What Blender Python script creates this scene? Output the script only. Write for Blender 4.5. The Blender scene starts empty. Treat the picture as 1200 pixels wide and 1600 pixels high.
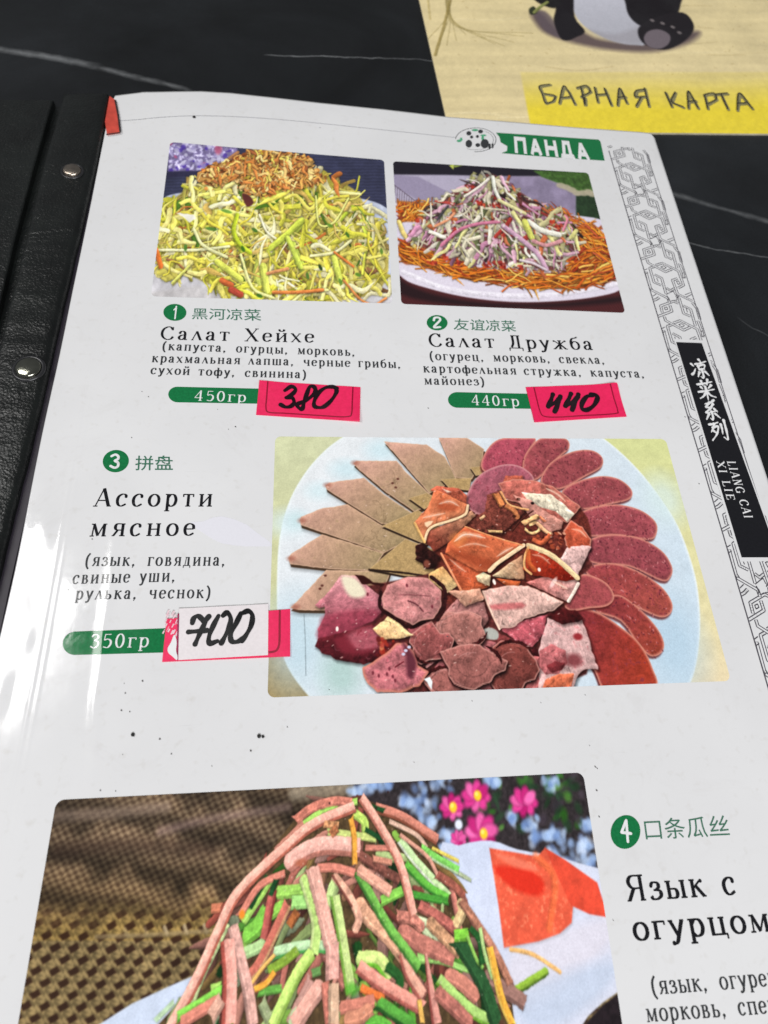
import bpy, bmesh, math, random
import numpy as np
from mathutils import Matrix, Vector

scene = bpy.context.scene
# ---------------------------------------------------------------- camera: a phone held over the table
CAM_LOC = np.array([0.0575, -0.2419, 0.1528]); CAM_ROT = tuple(math.radians(a) for a in (23.22, -5.85, -2.59)); FPX = 908.0
cam_data = bpy.data.cameras.new("camera"); cam = bpy.data.objects.new("camera", cam_data); scene.collection.objects.link(cam)
cam.location = CAM_LOC.tolist(); cam.rotation_euler = CAM_ROT
cam_data.sensor_fit = 'HORIZONTAL'; cam_data.sensor_width = 36.0; cam_data.lens = FPX / 1200 * 36.0
cam_data.clip_start = 0.005; cam_data.clip_end = 50
cam_data.dof.use_dof = True; cam_data.dof.focus_distance = 0.165; cam_data.dof.aperture_fstop = 20.0
scene.camera = cam
# ---------------------------------------------------------------- room light: dim surroundings, ceiling lights
world = bpy.data.worlds.new("World"); scene.world = world; world.use_nodes = True
bg = world.node_tree.nodes["Background"]; bg.inputs[0].default_value = (0.93, 0.96, 1.0, 1); bg.inputs[1].default_value = 0.15

def area(name, loc, target, sx, sy, power, color):
    d = bpy.data.lights.new(name, 'AREA'); d.shape = 'RECTANGLE'; d.size = sx; d.size_y = sy; d.energy = power; d.color = color
    o = bpy.data.objects.new(name, d); scene.collection.objects.link(o); o.location = loc
    o.rotation_euler = (Vector(target) - Vector(loc)).to_track_quat('-Z', 'Y').to_euler()
    return o
area("ceiling_light", (0.55, -1.9, 1.7), (0.08, -0.15, 0), 1.5, 0.9, 54, (0.985, 0.985, 1.0))
area("ceiling_lamp", (-0.90, 0.14, 1.25), (-0.02, -0.2, 0), 0.36, 0.70, 10, (1.0, 0.985, 0.96))
vs = scene.view_settings; vs.view_transform = 'Standard'; vs.look = 'None'; vs.exposure = 0.0; vs.gamma = 1.0
scene.cycles.max_bounces = 6
# ---------------------------------------------------------------- the page plane and its slight waves
def _rot(a, b, c):
    ca, sa, cb, sb, cc, sc = math.cos(a), math.sin(a), math.cos(b), math.sin(b), math.cos(c), math.sin(c)
    return np.array([[cc, -sc, 0], [sc, cc, 0], [0, 0, 1]]) @ np.array([[cb, 0, sb], [0, 1, 0], [-sb, 0, cb]]) @ np.array([[1, 0, 0], [0, ca, -sa], [0, sa, ca]])
RM = _rot(*CAM_ROT)
TABLE_Z = -0.0046; CARD_Z = -0.0038; PAGE_T = 0.0007

def on_plane(pts, z=0.0):
    """photograph measurements -> points on a level plane of the table"""
    p = np.atleast_2d(np.asarray(pts, float))
    d = np.c_[(p[:, 0] - 600) / FPX, -(p[:, 1] - 800) / FPX, -np.ones(len(p))] @ RM.T
    t = (z - CAM_LOC[2]) / d[:, 2]
    return CAM_LOC[:2] + d[:, :2] * t[:, None]

def _line(a, b):
    a, b = on_plane([a, b]); d = (b - a) / np.linalg.norm(b - a); return a, d, np.linalg.norm(b - a)
_FOLD = on_plane([(214, 190), (175, 400), (133, 613), (90, 860), (53, 1060), (8, 1293), (-60, 1620)])
_RIP = on_plane([(196, 700), (180, 840), (166, 960), (152, 1080), (143, 1200), (140, 1330)])
_SCR = on_plane([(163, 1380), (158, 1430), (154, 1500), (148, 1600), (145, 1660)])

def _xat(poly, y):
    o = np.argsort(poly[:, 1]); return np.interp(y, poly[o, 1], poly[o, 0])

def surf(x, y):
    """height of the page surface at page coordinates (metres)"""
    x = np.asarray(x, float); y = np.asarray(y, float)
    xf = _xat(_FOLD, y); d = x - xf
    z = 0.00007 * np.exp(-(d / 0.00042) ** 2) + 0.00005 * np.exp(-((d - 0.0016) / 0.00035) ** 2)
    z = z - 0.150 * np.clip(-d, 0, None) * np.clip((-y - 0.02) / 0.12, 0, 1) * (0.55 + 0.45 * np.sin(y * 95 + 0.6)) * .35     # the strip next to the binding sinks
    z = z + 0.00016 * np.exp(-((d + 0.004) / 0.0022) ** 2) * np.sin(y * 140 + np.sin(y * 61) * 2) * np.clip((-y - 0.1) / 0.05, 0, 1)
    r = x - _xat(_RIP, y) - 0.0006 * np.sin(y * 310) * 0.3
    env = np.clip((-y - 0.158) / 0.02, 0, 1) * np.clip((0.262 + y) / 0.03, 0, 1)
    z = z + 0.00016 * env * np.exp(-(r / 0.0014) ** 2)
    s = x - _xat(_SCR, y); envs = np.clip((-y - 0.262) / 0.006, 0, 1)
    z = z + 0.00006 * envs * np.exp(-(s / 0.00028) ** 2) * (1 + .4 * np.sin(y * 2600))
    z = z + 0.00010 * np.sin(x * 38 + 1.0) * np.sin(y * 30 + .5) + 0.000022 * np.sin(x * 170 + 3 * np.sin(y * 40)) * np.sin(y * 120 + 2 * np.sin(x * 60))
    top = np.clip((y + 0.012) / 0.03, 0, 1)
    z = z - 0.0006 * top * top
    return z

def P(pts, h=0.0):
    """photograph measurements -> page coordinates on the wavy page"""
    p = np.atleast_2d(np.asarray(pts, float))
    d = np.c_[(p[:, 0] - 600) / FPX, -(p[:, 1] - 800) / FPX, -np.ones(len(p))] @ RM.T
    z = np.full(len(p), h)
    for _ in range(5):
        t = (z - CAM_LOC[2]) / d[:, 2]; q = CAM_LOC[:2] + d[:, :2] * t[:, None]; z = surf(q[:, 0], q[:, 1]) + h
    return q

def flat_surf(z): return lambda x, y: np.full(np.shape(x), z, float)

# ---------------------------------------------------------------- objects
def empty(name, loc, **props):
    o = bpy.data.objects.new(name, None); scene.collection.objects.link(o); o.location = loc; o.empty_display_size = 0.02
    for k, v in props.items(): o[k] = v
    return o

def link(name, me, mat, parent=None, **props):
    o = bpy.data.objects.new(name, me); scene.collection.objects.link(o)
    if mat is not None and not me.materials: me.materials.append(mat)
    if parent is not None:
        o.parent = parent
        w = Vector((0, 0, 0)); q = parent
        while q is not None: w = w + Vector(q.location); q = q.parent
        o.location = -w                      # vertices are in world coordinates
    for k, v in props.items(): o[k] = v
    return o

def mesh(name, V, F, smooth_=False):
    me = bpy.data.meshes.new(name); me.from_pydata([tuple(map(float, v)) for v in V], [], [tuple(int(i) for i in f) for f in F]); me.update()
    if smooth_: me.polygons.foreach_set("use_smooth", [True] * len(me.polygons))
    return me

def grid_mesh(name, co, nx, ny, colors=None, smooth_=True):
    """co: (ny, nx, 3) array; optional per-vertex sRGB colours become the printed ink"""
    me = bpy.data.meshes.new(name); n = nx * ny; me.vertices.add(n); me.vertices.foreach_set("co", co.reshape(-1).astype(np.float32))
    i = np.arange(ny - 1)[:, None] * nx + np.arange(nx - 1)[None, :]
    q = np.stack([i, i + 1, i + nx + 1, i + nx], -1).reshape(-1, 4)[:, ::-1]
    me.loops.add(q.size); me.loops.foreach_set("vertex_index", q.reshape(-1).astype(np.int32))
    me.polygons.add(len(q)); me.polygons.foreach_set("loop_start", np.arange(0, q.size, 4, dtype=np.int32))
    me.update(calc_edges=True); me.polygons.foreach_set("use_smooth", [smooth_] * len(q))
    if colors is not None:
        lin = np.where(colors <= 0.04045, colors / 12.92, ((colors + 0.055) / 1.055) ** 2.4)
        at = me.color_attributes.new("ink", 'FLOAT_COLOR', 'POINT'); at.data.foreach_set("color", np.c_[lin.reshape(-1, 3), np.ones(n)].reshape(-1).astype(np.float32))
    return me

class MB:
    """collects flat shapes in page coordinates; each piece lies a hair above the one before"""
    def __init__(s, S=surf, h=5e-5, step=0): s.V = []; s.F = []; s.S = S; s.h = h; s.n = 0; s.step = step
    def add(s, pts, faces=None):
        p = np.asarray(pts, float); z = s.S(p[:, 0], p[:, 1]) + s.h + s.n * s.step; s.n += 1
        b = len(s.V); s.V += [(x, y, zz) for (x, y), zz in zip(p, z)]
        for f in (faces or [range(len(p))]): 
            f = list(f); a = sum(p[f[i]][0] * p[f[(i + 1) % len(f)]][1] - p[f[(i + 1) % len(f)]][0] * p[f[i]][1] for i in range(len(f)))
            s.F.append([b + i for i in (f if a > 0 else f[::-1])])
    def strip(s, p, w):
        """polyline p with half-widths w"""
        p = np.asarray(p, float); w = np.broadcast_to(w, len(p)); d = np.gradient(p, axis=0); d /= np.linalg.norm(d, axis=1)[:, None] + 1e-12
        n = np.c_[-d[:, 1], d[:, 0]]; L = p + n * w[:, None]; R = p - n * w[:, None]; k = len(p)
        s.add(np.r_[L, R], [(i, i + 1, k + i + 1, k + i) for i in range(k - 1)])
    def disc(s, c, r, n=10): s.add([(c[0] + math.cos(t / n * 6.2832) * r, c[1] + math.sin(t / n * 6.2832) * r) for t in range(n)])
    def pen(s, p, w):   # round-ended marker line
        p = np.asarray(p, float); w = np.broadcast_to(w, len(p)); L = np.r_[0, np.cumsum(np.linalg.norm(np.diff(p, axis=0), axis=1))]; n = max(2, int(L[-1] / (w.min() * .45)))
        t = np.linspace(0, L[-1], n); q = np.c_[np.interp(t, L, p[:, 0]), np.interp(t, L, p[:, 1])]; ww = np.interp(t, L, w)
        for c, r in zip(q, ww): s.disc(c, r, 12)
    def quad(s, c, nx=24, ny=8, fn=P):
        """four corners TL,TR,BR,BL in photograph measurements, laid down as a fine sheet"""
        H = homography([(0, 0), (1, 0), (1, 1), (0, 1)], fn(c)); u, v = np.meshgrid(np.linspace(0, 1, nx), np.linspace(0, 1, ny))
        s.add(happly(H, np.c_[u.ravel(), v.ravel()]), [(j * nx + i, j * nx + i + 1, (j + 1) * nx + i + 1, (j + 1) * nx + i) for j in range(ny - 1) for i in range(nx - 1)])
    def build(s, name, mat, parent=None, **props):
        return link(name, mesh(name, s.V, s.F), mat, parent, **props)

def slab_mesh(name, outline, z0, z1, bevel=0.0, seg=2, S=None):
    """a flat body with the given outline (page coordinates)"""
    bm = bmesh.new(); vs_ = [bm.verts.new((x, y, z1)) for x, y in outline]; f = bm.faces.new(vs_)
    if f.normal.z < 0: f.normal_flip()
    r = bmesh.ops.extrude_face_region(bm, geom=[f]); vv = [g for g in r['geom'] if isinstance(g, bmesh.types.BMVert)]
    for v in vv: v.co.z = z1
    for v in vs_: v.co.z = z0
    bmesh.ops.recalc_face_normals(bm, faces=bm.faces)
    if bevel:
        ed = [e for e in bm.edges if abs(e.verts[0].co.z - z1) < 1e-7 and abs(e.verts[1].co.z - z1) < 1e-7]
        bmesh.ops.bevel(bm, geom=ed, offset=bevel, segments=seg, affect='EDGES', profile=0.6)
    me = bpy.data.meshes.new(name); bm.to_mesh(me); bm.free(); return me
# ---------------------------------------------------------------- materials
class NT:
    def __init__(s, name):
        s.m = bpy.data.materials.new(name); s.m.use_nodes = True; s.t = s.m.node_tree; s.b = s.t.nodes["Principled BSDF"]
    def n(s, typ, **kw):
        o = s.t.nodes.new(typ)
        for k, v in kw.items():
            if k.startswith('i_'): o.inputs[k[2:].replace('_', ' ')].default_value = v
            else: setattr(o, k, v)
        return o
    def l(s, a, b): s.t.links.new(a, b)
    def math(s, op, a, b=None, c=None, clamp=False):
        o = s.n('ShaderNodeMath', operation=op); o.use_clamp = clamp
        for i, v in enumerate((a, b, c)):
            if v is None: continue
            if isinstance(v, (int, float)): o.inputs[i].default_value = v
            else: s.l(v, o.inputs[i])
        return o.outputs[0]
    def pos(s): return s.n('ShaderNodeNewGeometry').outputs['Position']
    def noise(s, scale, detail=3, rough=.55, vec=None, dist=0):
        o = s.n('ShaderNodeTexNoise'); o.inputs['Scale'].default_value = scale; o.inputs['Detail'].default_value = detail; o.inputs['Roughness'].default_value = rough; o.inputs['Distortion'].default_value = dist
        s.l(vec if vec is not None else s.pos(), o.inputs['Vector']); return o.outputs['Fac']
    def ramp(s, f, stops):
        o = s.n('ShaderNodeValToRGB'); e = o.color_ramp.elements
        while len(e) < len(stops): e.new(.5)
        for i, (p, c) in enumerate(stops): e[i].position = p; e[i].color = (*c, 1) if len(c) == 3 else c
        s.l(f, o.inputs[0]); return o.outputs[0]
    def mix(s, f, a, b, blend='MIX'):
        o = s.n('ShaderNodeMix', data_type='RGBA', blend_type=blend)
        for k, v in ((0, f), (6, a), (7, b)):
            if isinstance(v, (int, float)): o.inputs[k].default_value = v
            elif isinstance(v, tuple): o.inputs[k].default_value = (*v, 1)
            else: s.l(v, o.inputs[k])
        return o.outputs[2]
    def bump(s, h, strength, dist, prev=None):
        o = s.n('ShaderNodeBump'); o.inputs['Strength'].default_value = strength; o.inputs['Distance'].default_value = dist; s.l(h, o.inputs['Height'])
        if prev is not None: s.l(prev, o.inputs['Normal'])
        s.l(o.outputs[0], s.b.inputs['Normal']); return o.outputs[0]

def lin(c): return tuple((v / 255 / 12.92) if v / 255 <= .04045 else ((v / 255 + .055) / 1.055) ** 2.4 for v in c)
INK_GAIN = 1.27     # print albedo relative to the photographed values

def laminate(t, rough=.085, bump=True):
    """the glossy film over the printed sheet, the same on paper and ink"""
    b = t.b; p = t.pos()
    r = t.noise(70, 4, .6, p); rr = t.n('ShaderNodeMapRange'); t.l(r, rr.inputs[0]); rr.inputs[1].default_value = .3; rr.inputs[2].default_value = .7; rr.inputs[3].default_value = rough * .55; rr.inputs[4].default_value = rough * 2.0
    t.l(rr.outputs[0], b.inputs['Roughness']); b.inputs['Specular IOR Level'].default_value = .5
    if bump:
        n1 = t.noise(90, 3, .5, p); n2 = t.noise(520, 3, .6, p); h = t.math('ADD', t.math('MULTIPLY', n1, 1.0), t.math('MULTIPLY', n2, .10))
        t.bump(h, 1.0, .00007)

def page_material():
    t = NT("laminated_paper"); n = t.noise(22, 3); col = t.ramp(n, [(.3, (.755, .752, .755)), (.7, (.80, .798, .80))])
    w = t.ramp(t.noise(400, 2, .5), [(.60, (1, 1, 1)), (.80, (.93, .92, .90))]); col = t.mix(1, col, w, 'MULTIPLY')
    sm = t.ramp(t.noise(34, 6, .75, None, 2.5), [(.55, (1, 1, 1)), (.72, (.955, .95, .945))]); col = t.mix(1, col, sm, 'MULTIPLY')
    mp = t.n('ShaderNodeMapping'); mp.inputs['Rotation'].default_value = (0, 0, .5); mp.inputs['Scale'].default_value = (60, 1500, 1); t.l(t.pos(), mp.inputs['Vector'])
    sc = t.ramp(t.noise(1, 3, .6, mp.outputs[0], .4), [(.70, (1, 1, 1)), (.76, (.93, .93, .93))]); col = t.mix(1, col, sc, 'MULTIPLY')
    t.l(col, t.b.inputs['Base Color']); laminate(t); return t.m
def sticker_material(name, c, gain):
    t = NT(name); base = tuple(min(.9, v * gain) for v in lin(c)); t.l(t.ramp(t.noise(900, 4, .65), [(.35, tuple(v * .9 for v in base)), (.65, tuple(min(.92, v * 1.08) for v in base))]), t.b.inputs['Base Color'])
    t.b.inputs['Roughness'].default_value = .5; t.bump(t.math('ADD', t.noise(1400, 3, .6), t.math('MULTIPLY', t.noise(120, 3, .5), 2.0)), .8, .00006); return t.m
def ink_material(name, c, gain=INK_GAIN, grain=.12, rough=.085, film=True):
    t = NT(name); base = tuple(min(.86, v * gain) for v in lin(c)); n = t.noise(1600, 2, .6)
    lo = tuple(v * (1 - grain) for v in base); hi = tuple(min(.9, v * (1 + grain)) for v in base)
    t.l(t.ramp(n, [(.35, lo), (.65, hi)]), t.b.inputs['Base Color']); laminate(t, rough, film); return t.m
def print_material(name, gain=1.17, rough=.085, spec=.5):
    t = NT(name); a = t.n('ShaderNodeVertexColor'); a.layer_name = "ink"; n = t.noise(2200, 2, .6)
    g = t.ramp(n, [(.3, (gain * .95,) * 3), (.7, (gain * 1.05,) * 3)]); t.l(t.mix(1, a.outputs[0], g, 'MULTIPLY'), t.b.inputs['Base Color']); laminate(t, rough); t.b.inputs['Specular IOR Level'].default_value = spec; return t.m

def table_material():
    t = NT("black_stone_with_veins"); p = t.pos(); sep = t.n('ShaderNodeSeparateXYZ'); t.l(p, sep.inputs[0]); x, y = sep.outputs[0], sep.outputs[1]
    base = t.ramp(t.noise(16, 4), [(.3, (.0070, .0078, .0082)), (.75, (.0125, .0135, .014))])
    base = t.mix(1, base, t.ramp(t.noise(2600, 2, .7), [(.35, (.55, .55, .58)), (.7, (1.6, 1.6, 1.7))]), 'MULTIPLY')
    base = t.mix(1, base, t.ramp(t.noise(7, 5, .65, p, 1.2), [(.35, (.7, .7, .7)), (.72, (1.7, 1.75, 1.8))]), 'MULTIPLY')
    wob = t.math('MULTIPLY', t.math('SUBTRACT', t.noise(45, 4, .6), .5), .006); brk = t.noise(120, 3, .6)
    tot = None
    for a, b, w, s in [((-120, 52), (150, 104), .0026, .15), ((150, 104), (290, 141), .0019, .12), ((422, 86), (560, 89), .0006, .16), ((560, 89), (690, 95), .0006, .13), ((1040, 300), (1210, 348), .0018, .085), ((1060, 376), (1240, 412), .0005, .12), ((1160, 500), (1260, 560), .0004, .05), ((-200, 20), (900, -120), .0006, .05)]:
        A, B = on_plane([a, b], TABLE_Z); d = (B - A); Ln = float(np.linalg.norm(d)); d /= Ln
        al = t.math('ADD', t.math('MULTIPLY', t.math('SUBTRACT', x, float(A[0])), float(d[0])), t.math('MULTIPLY', t.math('SUBTRACT', y, float(A[1])), float(d[1])))
        pe = t.math('ADD', t.math('MULTIPLY', t.math('SUBTRACT', x, float(A[0])), float(-d[1])), t.math('MULTIPLY', t.math('SUBTRACT', y, float(A[1])), float(d[0])))
        pe = t.math('ABSOLUTE', t.math('ADD', pe, wob)); m = t.math('SUBTRACT', 1.0, t.math('DIVIDE', pe, w), clamp=True)
        over = t.math('ABSOLUTE', t.math('SUBTRACT', al, Ln / 2)); e = t.math('MULTIPLY', t.math('SUBTRACT', Ln / 2 + .003, over), 300.0, clamp=True)
        m = t.math('MULTIPLY', t.math('MULTIPLY', m, e), t.math('MULTIPLY', t.math('ADD', brk, -.15, clamp=True), s * 2.4)); tot = m if tot is None else t.math('MAXIMUM', tot, m)
    t.l(t.mix(tot, base, (.9, .93, .95)), t.b.inputs['Base Color'])
    t.b.inputs['Roughness'].default_value = .42; t.b.inputs['Specular IOR Level'].default_value = .24
    t.bump(t.noise(3200, 2, .6), .5, .00006); return t.m

def leather_material(name="black_leatherette", scale=1.0):
    t = NT(name); p = t.pos(); t.l(t.ramp(t.noise(60, 4), [(.3, (.004, .0045, .0045)), (.7, (.010, .012, .011))]), t.b.inputs['Base Color'])
    v = t.n('ShaderNodeTexVoronoi'); v.inputs['Scale'].default_value = 1300 * scale; t.l(p, v.inputs['Vector'])
    h = t.math('ADD', t.math('MULTIPLY', v.outputs['Distance'], .7), t.noise(600 * scale, 5, .7, p, .6))
    b1 = t.bump(h, .9, .00016); t.bump(t.noise(55, 4, .6, p, 1.5), .6, .0008, b1)
    rr = t.n('ShaderNodeMapRange'); t.l(t.noise(150, 4), rr.inputs[0]); rr.inputs[3].default_value = .20; rr.inputs[4].default_value = .42; t.l(rr.outputs[0], t.b.inputs['Roughness'])
    t.b.inputs['Specular IOR Level'].default_value = .42; return t.m
def plain(name, c, rough=.5, metal=0, bump=0):
    t = NT(name); n = t.noise(300, 3); t.l(t.ramp(n, [(.3, tuple(v * .8 for v in c)), (.7, tuple(min(1, v * 1.15) for v in c))]), t.b.inputs['Base Color']); t.b.inputs['Roughness'].default_value = rough; t.b.inputs['Metallic'].default_value = metal
    if bump: t.bump(t.noise(900, 4, .6), .6, bump)
    return t.m
# ---------------------------------------------------------------- printed pictures: flat print, computed as colour fields
def _norm(c): return np.array(c, float) / 255.0

def homography(src, dst):
    A = []; b = []
    for (x, y), (u, v) in zip(src, dst):
        A.append([x, y, 1, 0, 0, 0, -u * x, -u * y]); b.append(u)
        A.append([0, 0, 0, x, y, 1, -v * x, -v * y]); b.append(v)
    h = np.linalg.solve(np.array(A, float), np.array(b, float))
    return np.append(h, 1).reshape(3, 3)

def happly(H, pts):
    p = np.asarray(pts, float); q = np.c_[p, np.ones(len(p))] @ H.T
    return q[:, :2] / q[:, 2:3]

def value_noise(rng, H, W, cell, octaves=3, rough=0.5):
    out = np.zeros((H, W)); amp = 1.0; tot = 0
    for o in range(octaves):
        c = max(cell / 2 ** o, 1.0)
        gh, gw = int(H / c) + 3, int(W / c) + 3
        g = rng.random((gh, gw))
        y = np.arange(H) / c; x = np.arange(W) / c
        yi = y.astype(int); xi = x.astype(int); fy = y - yi; fx = x - xi
        fy = fy * fy * (3 - 2 * fy); fx = fx * fx * (3 - 2 * fx)
        r0 = g[yi][:, xi] * (1 - fx) + g[yi][:, xi + 1] * fx
        r1 = g[yi + 1][:, xi] * (1 - fx) + g[yi + 1][:, xi + 1] * fx
        out += amp * (r0 * (1 - fy[:, None]) + r1 * fy[:, None]); tot += amp; amp *= rough
    return out / tot * 2 - 1

def smooth(pts, n=6, closed=False):
    p = np.asarray(pts, float); m = len(p)
    if m < 3 and not closed: return p
    out = []
    rng_ = range(m) if closed else range(m - 1)
    for i in rng_:
        if closed: a, b, c, d = p[(i - 1) % m], p[i], p[(i + 1) % m], p[(i + 2) % m]
        else:
            b, c = p[i], p[i + 1]; a = p[i - 1] if i else 2 * b - c; d = p[i + 2] if i + 2 < m else 2 * c - b
        for k in range(n):
            t = k / n
            out.append(0.5 * ((2 * b) + (-a + c) * t + (2 * a - 5 * b + 4 * c - d) * t * t + (-a + 3 * b - 3 * c + d) * t ** 3))
    if not closed: out.append(p[-1])
    return np.array(out)

class Print:
    """a picture printed in a quad of the page; drawing is given in reference coordinates"""
    def __init__(s, quad, W, H, seed):
        s.quad = quad; s.W, s.H = W, H
        s.M = homography(quad, [(0, 0), (W, 0), (W, H), (0, H)])
        s.a = np.zeros((H, W, 3)); s.rng = np.random.default_rng(seed)
        q = np.array(quad, float)
        s.k = math.sqrt(W * H / (0.5 * abs(np.dot(q[:, 0], np.roll(q[:, 1], -1)) - np.dot(q[:, 1], np.roll(q[:, 0], -1)))))
        s.n_lo = value_noise(s.rng, H, W, 26, 3); s.n_mid = value_noise(s.rng, H, W, 9, 3, .6); s.n_hi = value_noise(s.rng, H, W, 2.6, 2, .7)
    def T(s, pts): return happly(s.M, pts)
    def fill(s, c): s.a[:] = _norm(c)
    def box(s, p, m):
        x0, y0 = np.floor(p.min(0) - m).astype(int); x1, y1 = np.ceil(p.max(0) + m + 1).astype(int)
        x0, y0 = max(x0, 0), max(y0, 0); x1, y1 = min(x1, s.W), min(y1, s.H)
        return (x0, y0, x1, y1) if x1 > x0 and y1 > y0 else None
    def sdist(s, p, b):
        x0, y0, x1, y1 = b
        X, Y = np.meshgrid(np.arange(x0, x1) + .5, np.arange(y0, y1) + .5)
        ins = np.zeros(X.shape, bool); d2 = np.full(X.shape, 1e9)
        for i in range(len(p)):
            ax, ay = p[i]; bx, by = p[(i + 1) % len(p)]
            ex, ey = bx - ax, by - ay; L = ex * ex + ey * ey + 1e-9
            t = np.clip(((X - ax) * ex + (Y - ay) * ey) / L, 0, 1)
            d2 = np.minimum(d2, (X - ax - t * ex) ** 2 + (Y - ay - t * ey) ** 2)
            if abs(ey) > 1e-9:
                c = ((ay > Y) != (by > Y)) & (X < ex * (Y - ay) / ey + ax)
                ins ^= c
        d = np.sqrt(d2)
        return np.where(ins, d, -d)
    def poly(s, pts, col, sm=0, soft=1.0, alpha=1.0, lo=0.0, mid=0.0, hi=0.0, rim=None, rimw=0, grad=None, tint=None, rough=0, shadow=0, sh=(2, 3), fib=0, bev=0):
        if rough:
            q = np.asarray(pts, float); o = []
            for i in range(len(q)):
                a, b = q[i], q[(i + 1) % len(q)]; L = np.linalg.norm(b - a); n = max(1, int(L / 5))
                for k in range(n): o.append(a + (b - a) * k / n + s.rng.normal(0, rough, 2))
            pts = o
        p = s.T(smooth(pts, sm, True) if sm else pts)
        if shadow:
            q = p + np.array(sh) * s.k; b = s.box(q, 6 * s.k)
            if b:
                d = s.sdist(q, b); m = np.clip(.5 + d / (6 * s.k), 0, 1)[..., None] * shadow
                r = s.a[b[1]:b[3], b[0]:b[2]]; r *= 1 - m
        b = s.box(p, soft * s.k + 2)
        if not b: return
        d = s.sdist(p, b); m = np.clip(.5 + d / (soft * s.k), 0, 1)[..., None] * alpha
        sl = (slice(b[1], b[3]), slice(b[0], b[2]))
        c = np.broadcast_to(_norm(col), d.shape + (3,)).copy()
        if grad:   # (angle in degrees, second colour): blends across the shape
            an = math.radians(grad[0]); X, Y = np.meshgrid(np.linspace(-1, 1, d.shape[1]), np.linspace(-1, 1, d.shape[0]))
            g = np.clip(.5 + .5 * (X * math.cos(an) + Y * math.sin(an)), 0, 1)[..., None]
            c = c * (1 - g) + _norm(grad[1]) * g
        if tint is not None:  # blotches of a second colour
            g = np.clip(s.n_mid[sl] * 2.2 - tint[1], 0, 1)[..., None]; c = c * (1 - g) + _norm(tint[0]) * g
        v = 1 + lo * s.n_lo[sl] + mid * s.n_mid[sl] + hi * s.n_hi[sl]
        if fib:
            an = s.rng.uniform(0, 3.14); X, Y = np.meshgrid(np.arange(b[0], b[2]), np.arange(b[1], b[3])); wv = s.n_lo[sl] * 14
            v = v + fib * s.n_hi[((-X * math.sin(an) + Y * math.cos(an)) * .8 + wv).astype(int) % s.H, ((X * math.cos(an) + Y * math.sin(an)) * .16 + 50).astype(int) % s.W]
        if bev:
            gy, gx = np.gradient(d); v = v + bev * np.clip(gx * .4 + gy * .9, -1, 1) * np.exp(-np.clip(d, 0, None) / (5 * s.k)) * (d > 0)
        c = c * v[..., None]
        if rim is not None:
            g = np.clip(1 - d / (rimw * s.k), 0, 1)[..., None]; c = c * (1 - g) + _norm(rim) * g
        s.a[sl] = s.a[sl] * (1 - m) + np.clip(c, 0, 1) * m
    def stroke(s, pts, w, col, edge=.35, soft=1.0, alpha=1.0, sm=5, hi=.08, side=None, taper=(1, 1), light=.12, mid=.06, flat=False, ragged=.16, fib=.14, moist=0.0):
        p = s.T(smooth(pts, sm) if sm else pts); w = w * s.k / 2
        b = s.box(p, w * 1.3 + soft + 1 + 3 * s.k)
        if not b: return
        x0, y0, x1, y1 = b
        X, Y = np.meshgrid(np.arange(x0, x1) + .5, np.arange(y0, y1) + .5)
        best = np.full(X.shape, 1e9); lat = np.zeros(X.shape); alo = np.zeros(X.shape); acc = 0.0; n = len(p) - 1; cut = s.rng.uniform(-.6, .6, 2)
        for i in range(n):
            ax, ay = p[i]; ex, ey = p[i + 1] - p[i]; L = math.hypot(ex, ey) + 1e-9
            t = ((X - ax) * ex + (Y - ay) * ey) / (L * L)
            over = np.maximum(np.maximum(-t, t - 1), 0) * L
            tc = np.clip(t, 0, 1)
            if taper == 'leaf': wl = np.sin(np.pi * np.clip((i + tc) / n, .03, .97)) ** .6
            else: wl = taper[0] + (taper[1] - taper[0]) * (i + tc) / n if taper != (1, 1) else 1.0
            l = ((X - ax) * ey - (Y - ay) * ex) / L
            dd = np.sqrt(l * l * (over == 0) + (over > 0) * ((X - ax - tc * ex) ** 2 + (Y - ay - tc * ey) ** 2)) / (w * wl)
            if flat and i == 0: dd = np.where(t < 0, np.maximum(np.abs(l + t * L * cut[0]) / (w * wl), 1 - (t * L + l * cut[0]) / w), dd)
            if flat and i == n - 1: dd = np.where(t > 1, np.maximum(np.abs(l) / (w * wl), 1 + ((t - 1) * L + l * cut[1]) / w), dd)
            k = dd < best; best = np.where(k, dd, best); lat = np.where(k, l / (w * wl), lat); alo = np.where(k, acc + tc * L, alo); acc += L
        sl = (slice(y0, y1), slice(x0, x1))
        best = best + ragged * (s.n_mid[sl] * 1.2 + s.n_hi[sl] * .5)
        m = np.clip((1 - best) * w / soft + .5, 0, 1)[..., None] * alpha
        ex, ey = p[-1] - p[0]; sg = 1.0 if ex > 0 else -1.0     # the lower flank lies in shade
        lat = np.clip(lat * -sg, -1, 1)
        if edge:
            sk = 2.6 * s.k * min(1, w / 4); me = np.clip((1 + sk / w - best) * w / (sk * 1.3), 0, 1)[..., None] * (edge * alpha * (.55 + .6 * (lat > 0) * np.abs(lat)))[..., None]
            s.a[y0:y1, x0:x1] *= 1 - np.clip(me, 0, 1)
        c = np.broadcast_to(_norm(col), X.shape + (3,)).copy()
        cutface = side is None and flat and w > 4.2 * s.k
        if cutface: side = tuple(np.array(col) * s.rng.uniform(.84, .95)); light = light * .45
        if side is not None:   # a second, darker face along one side of the strip
            g = np.clip((lat - .45) * w / soft + .5, 0, 1)[..., None]; c = c * (1 - g) + _norm(side) * g
        if cutface: c = c * (1 + .16 * np.exp(-((lat - .36) * w / 1.6) ** 2))[..., None]
        ph = int(s.rng.integers(0, 400)); fb = s.n_hi[(lat * w * 1.3 + ph).astype(int) % s.H, (alo * .22 + ph).astype(int) % s.W]
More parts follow.
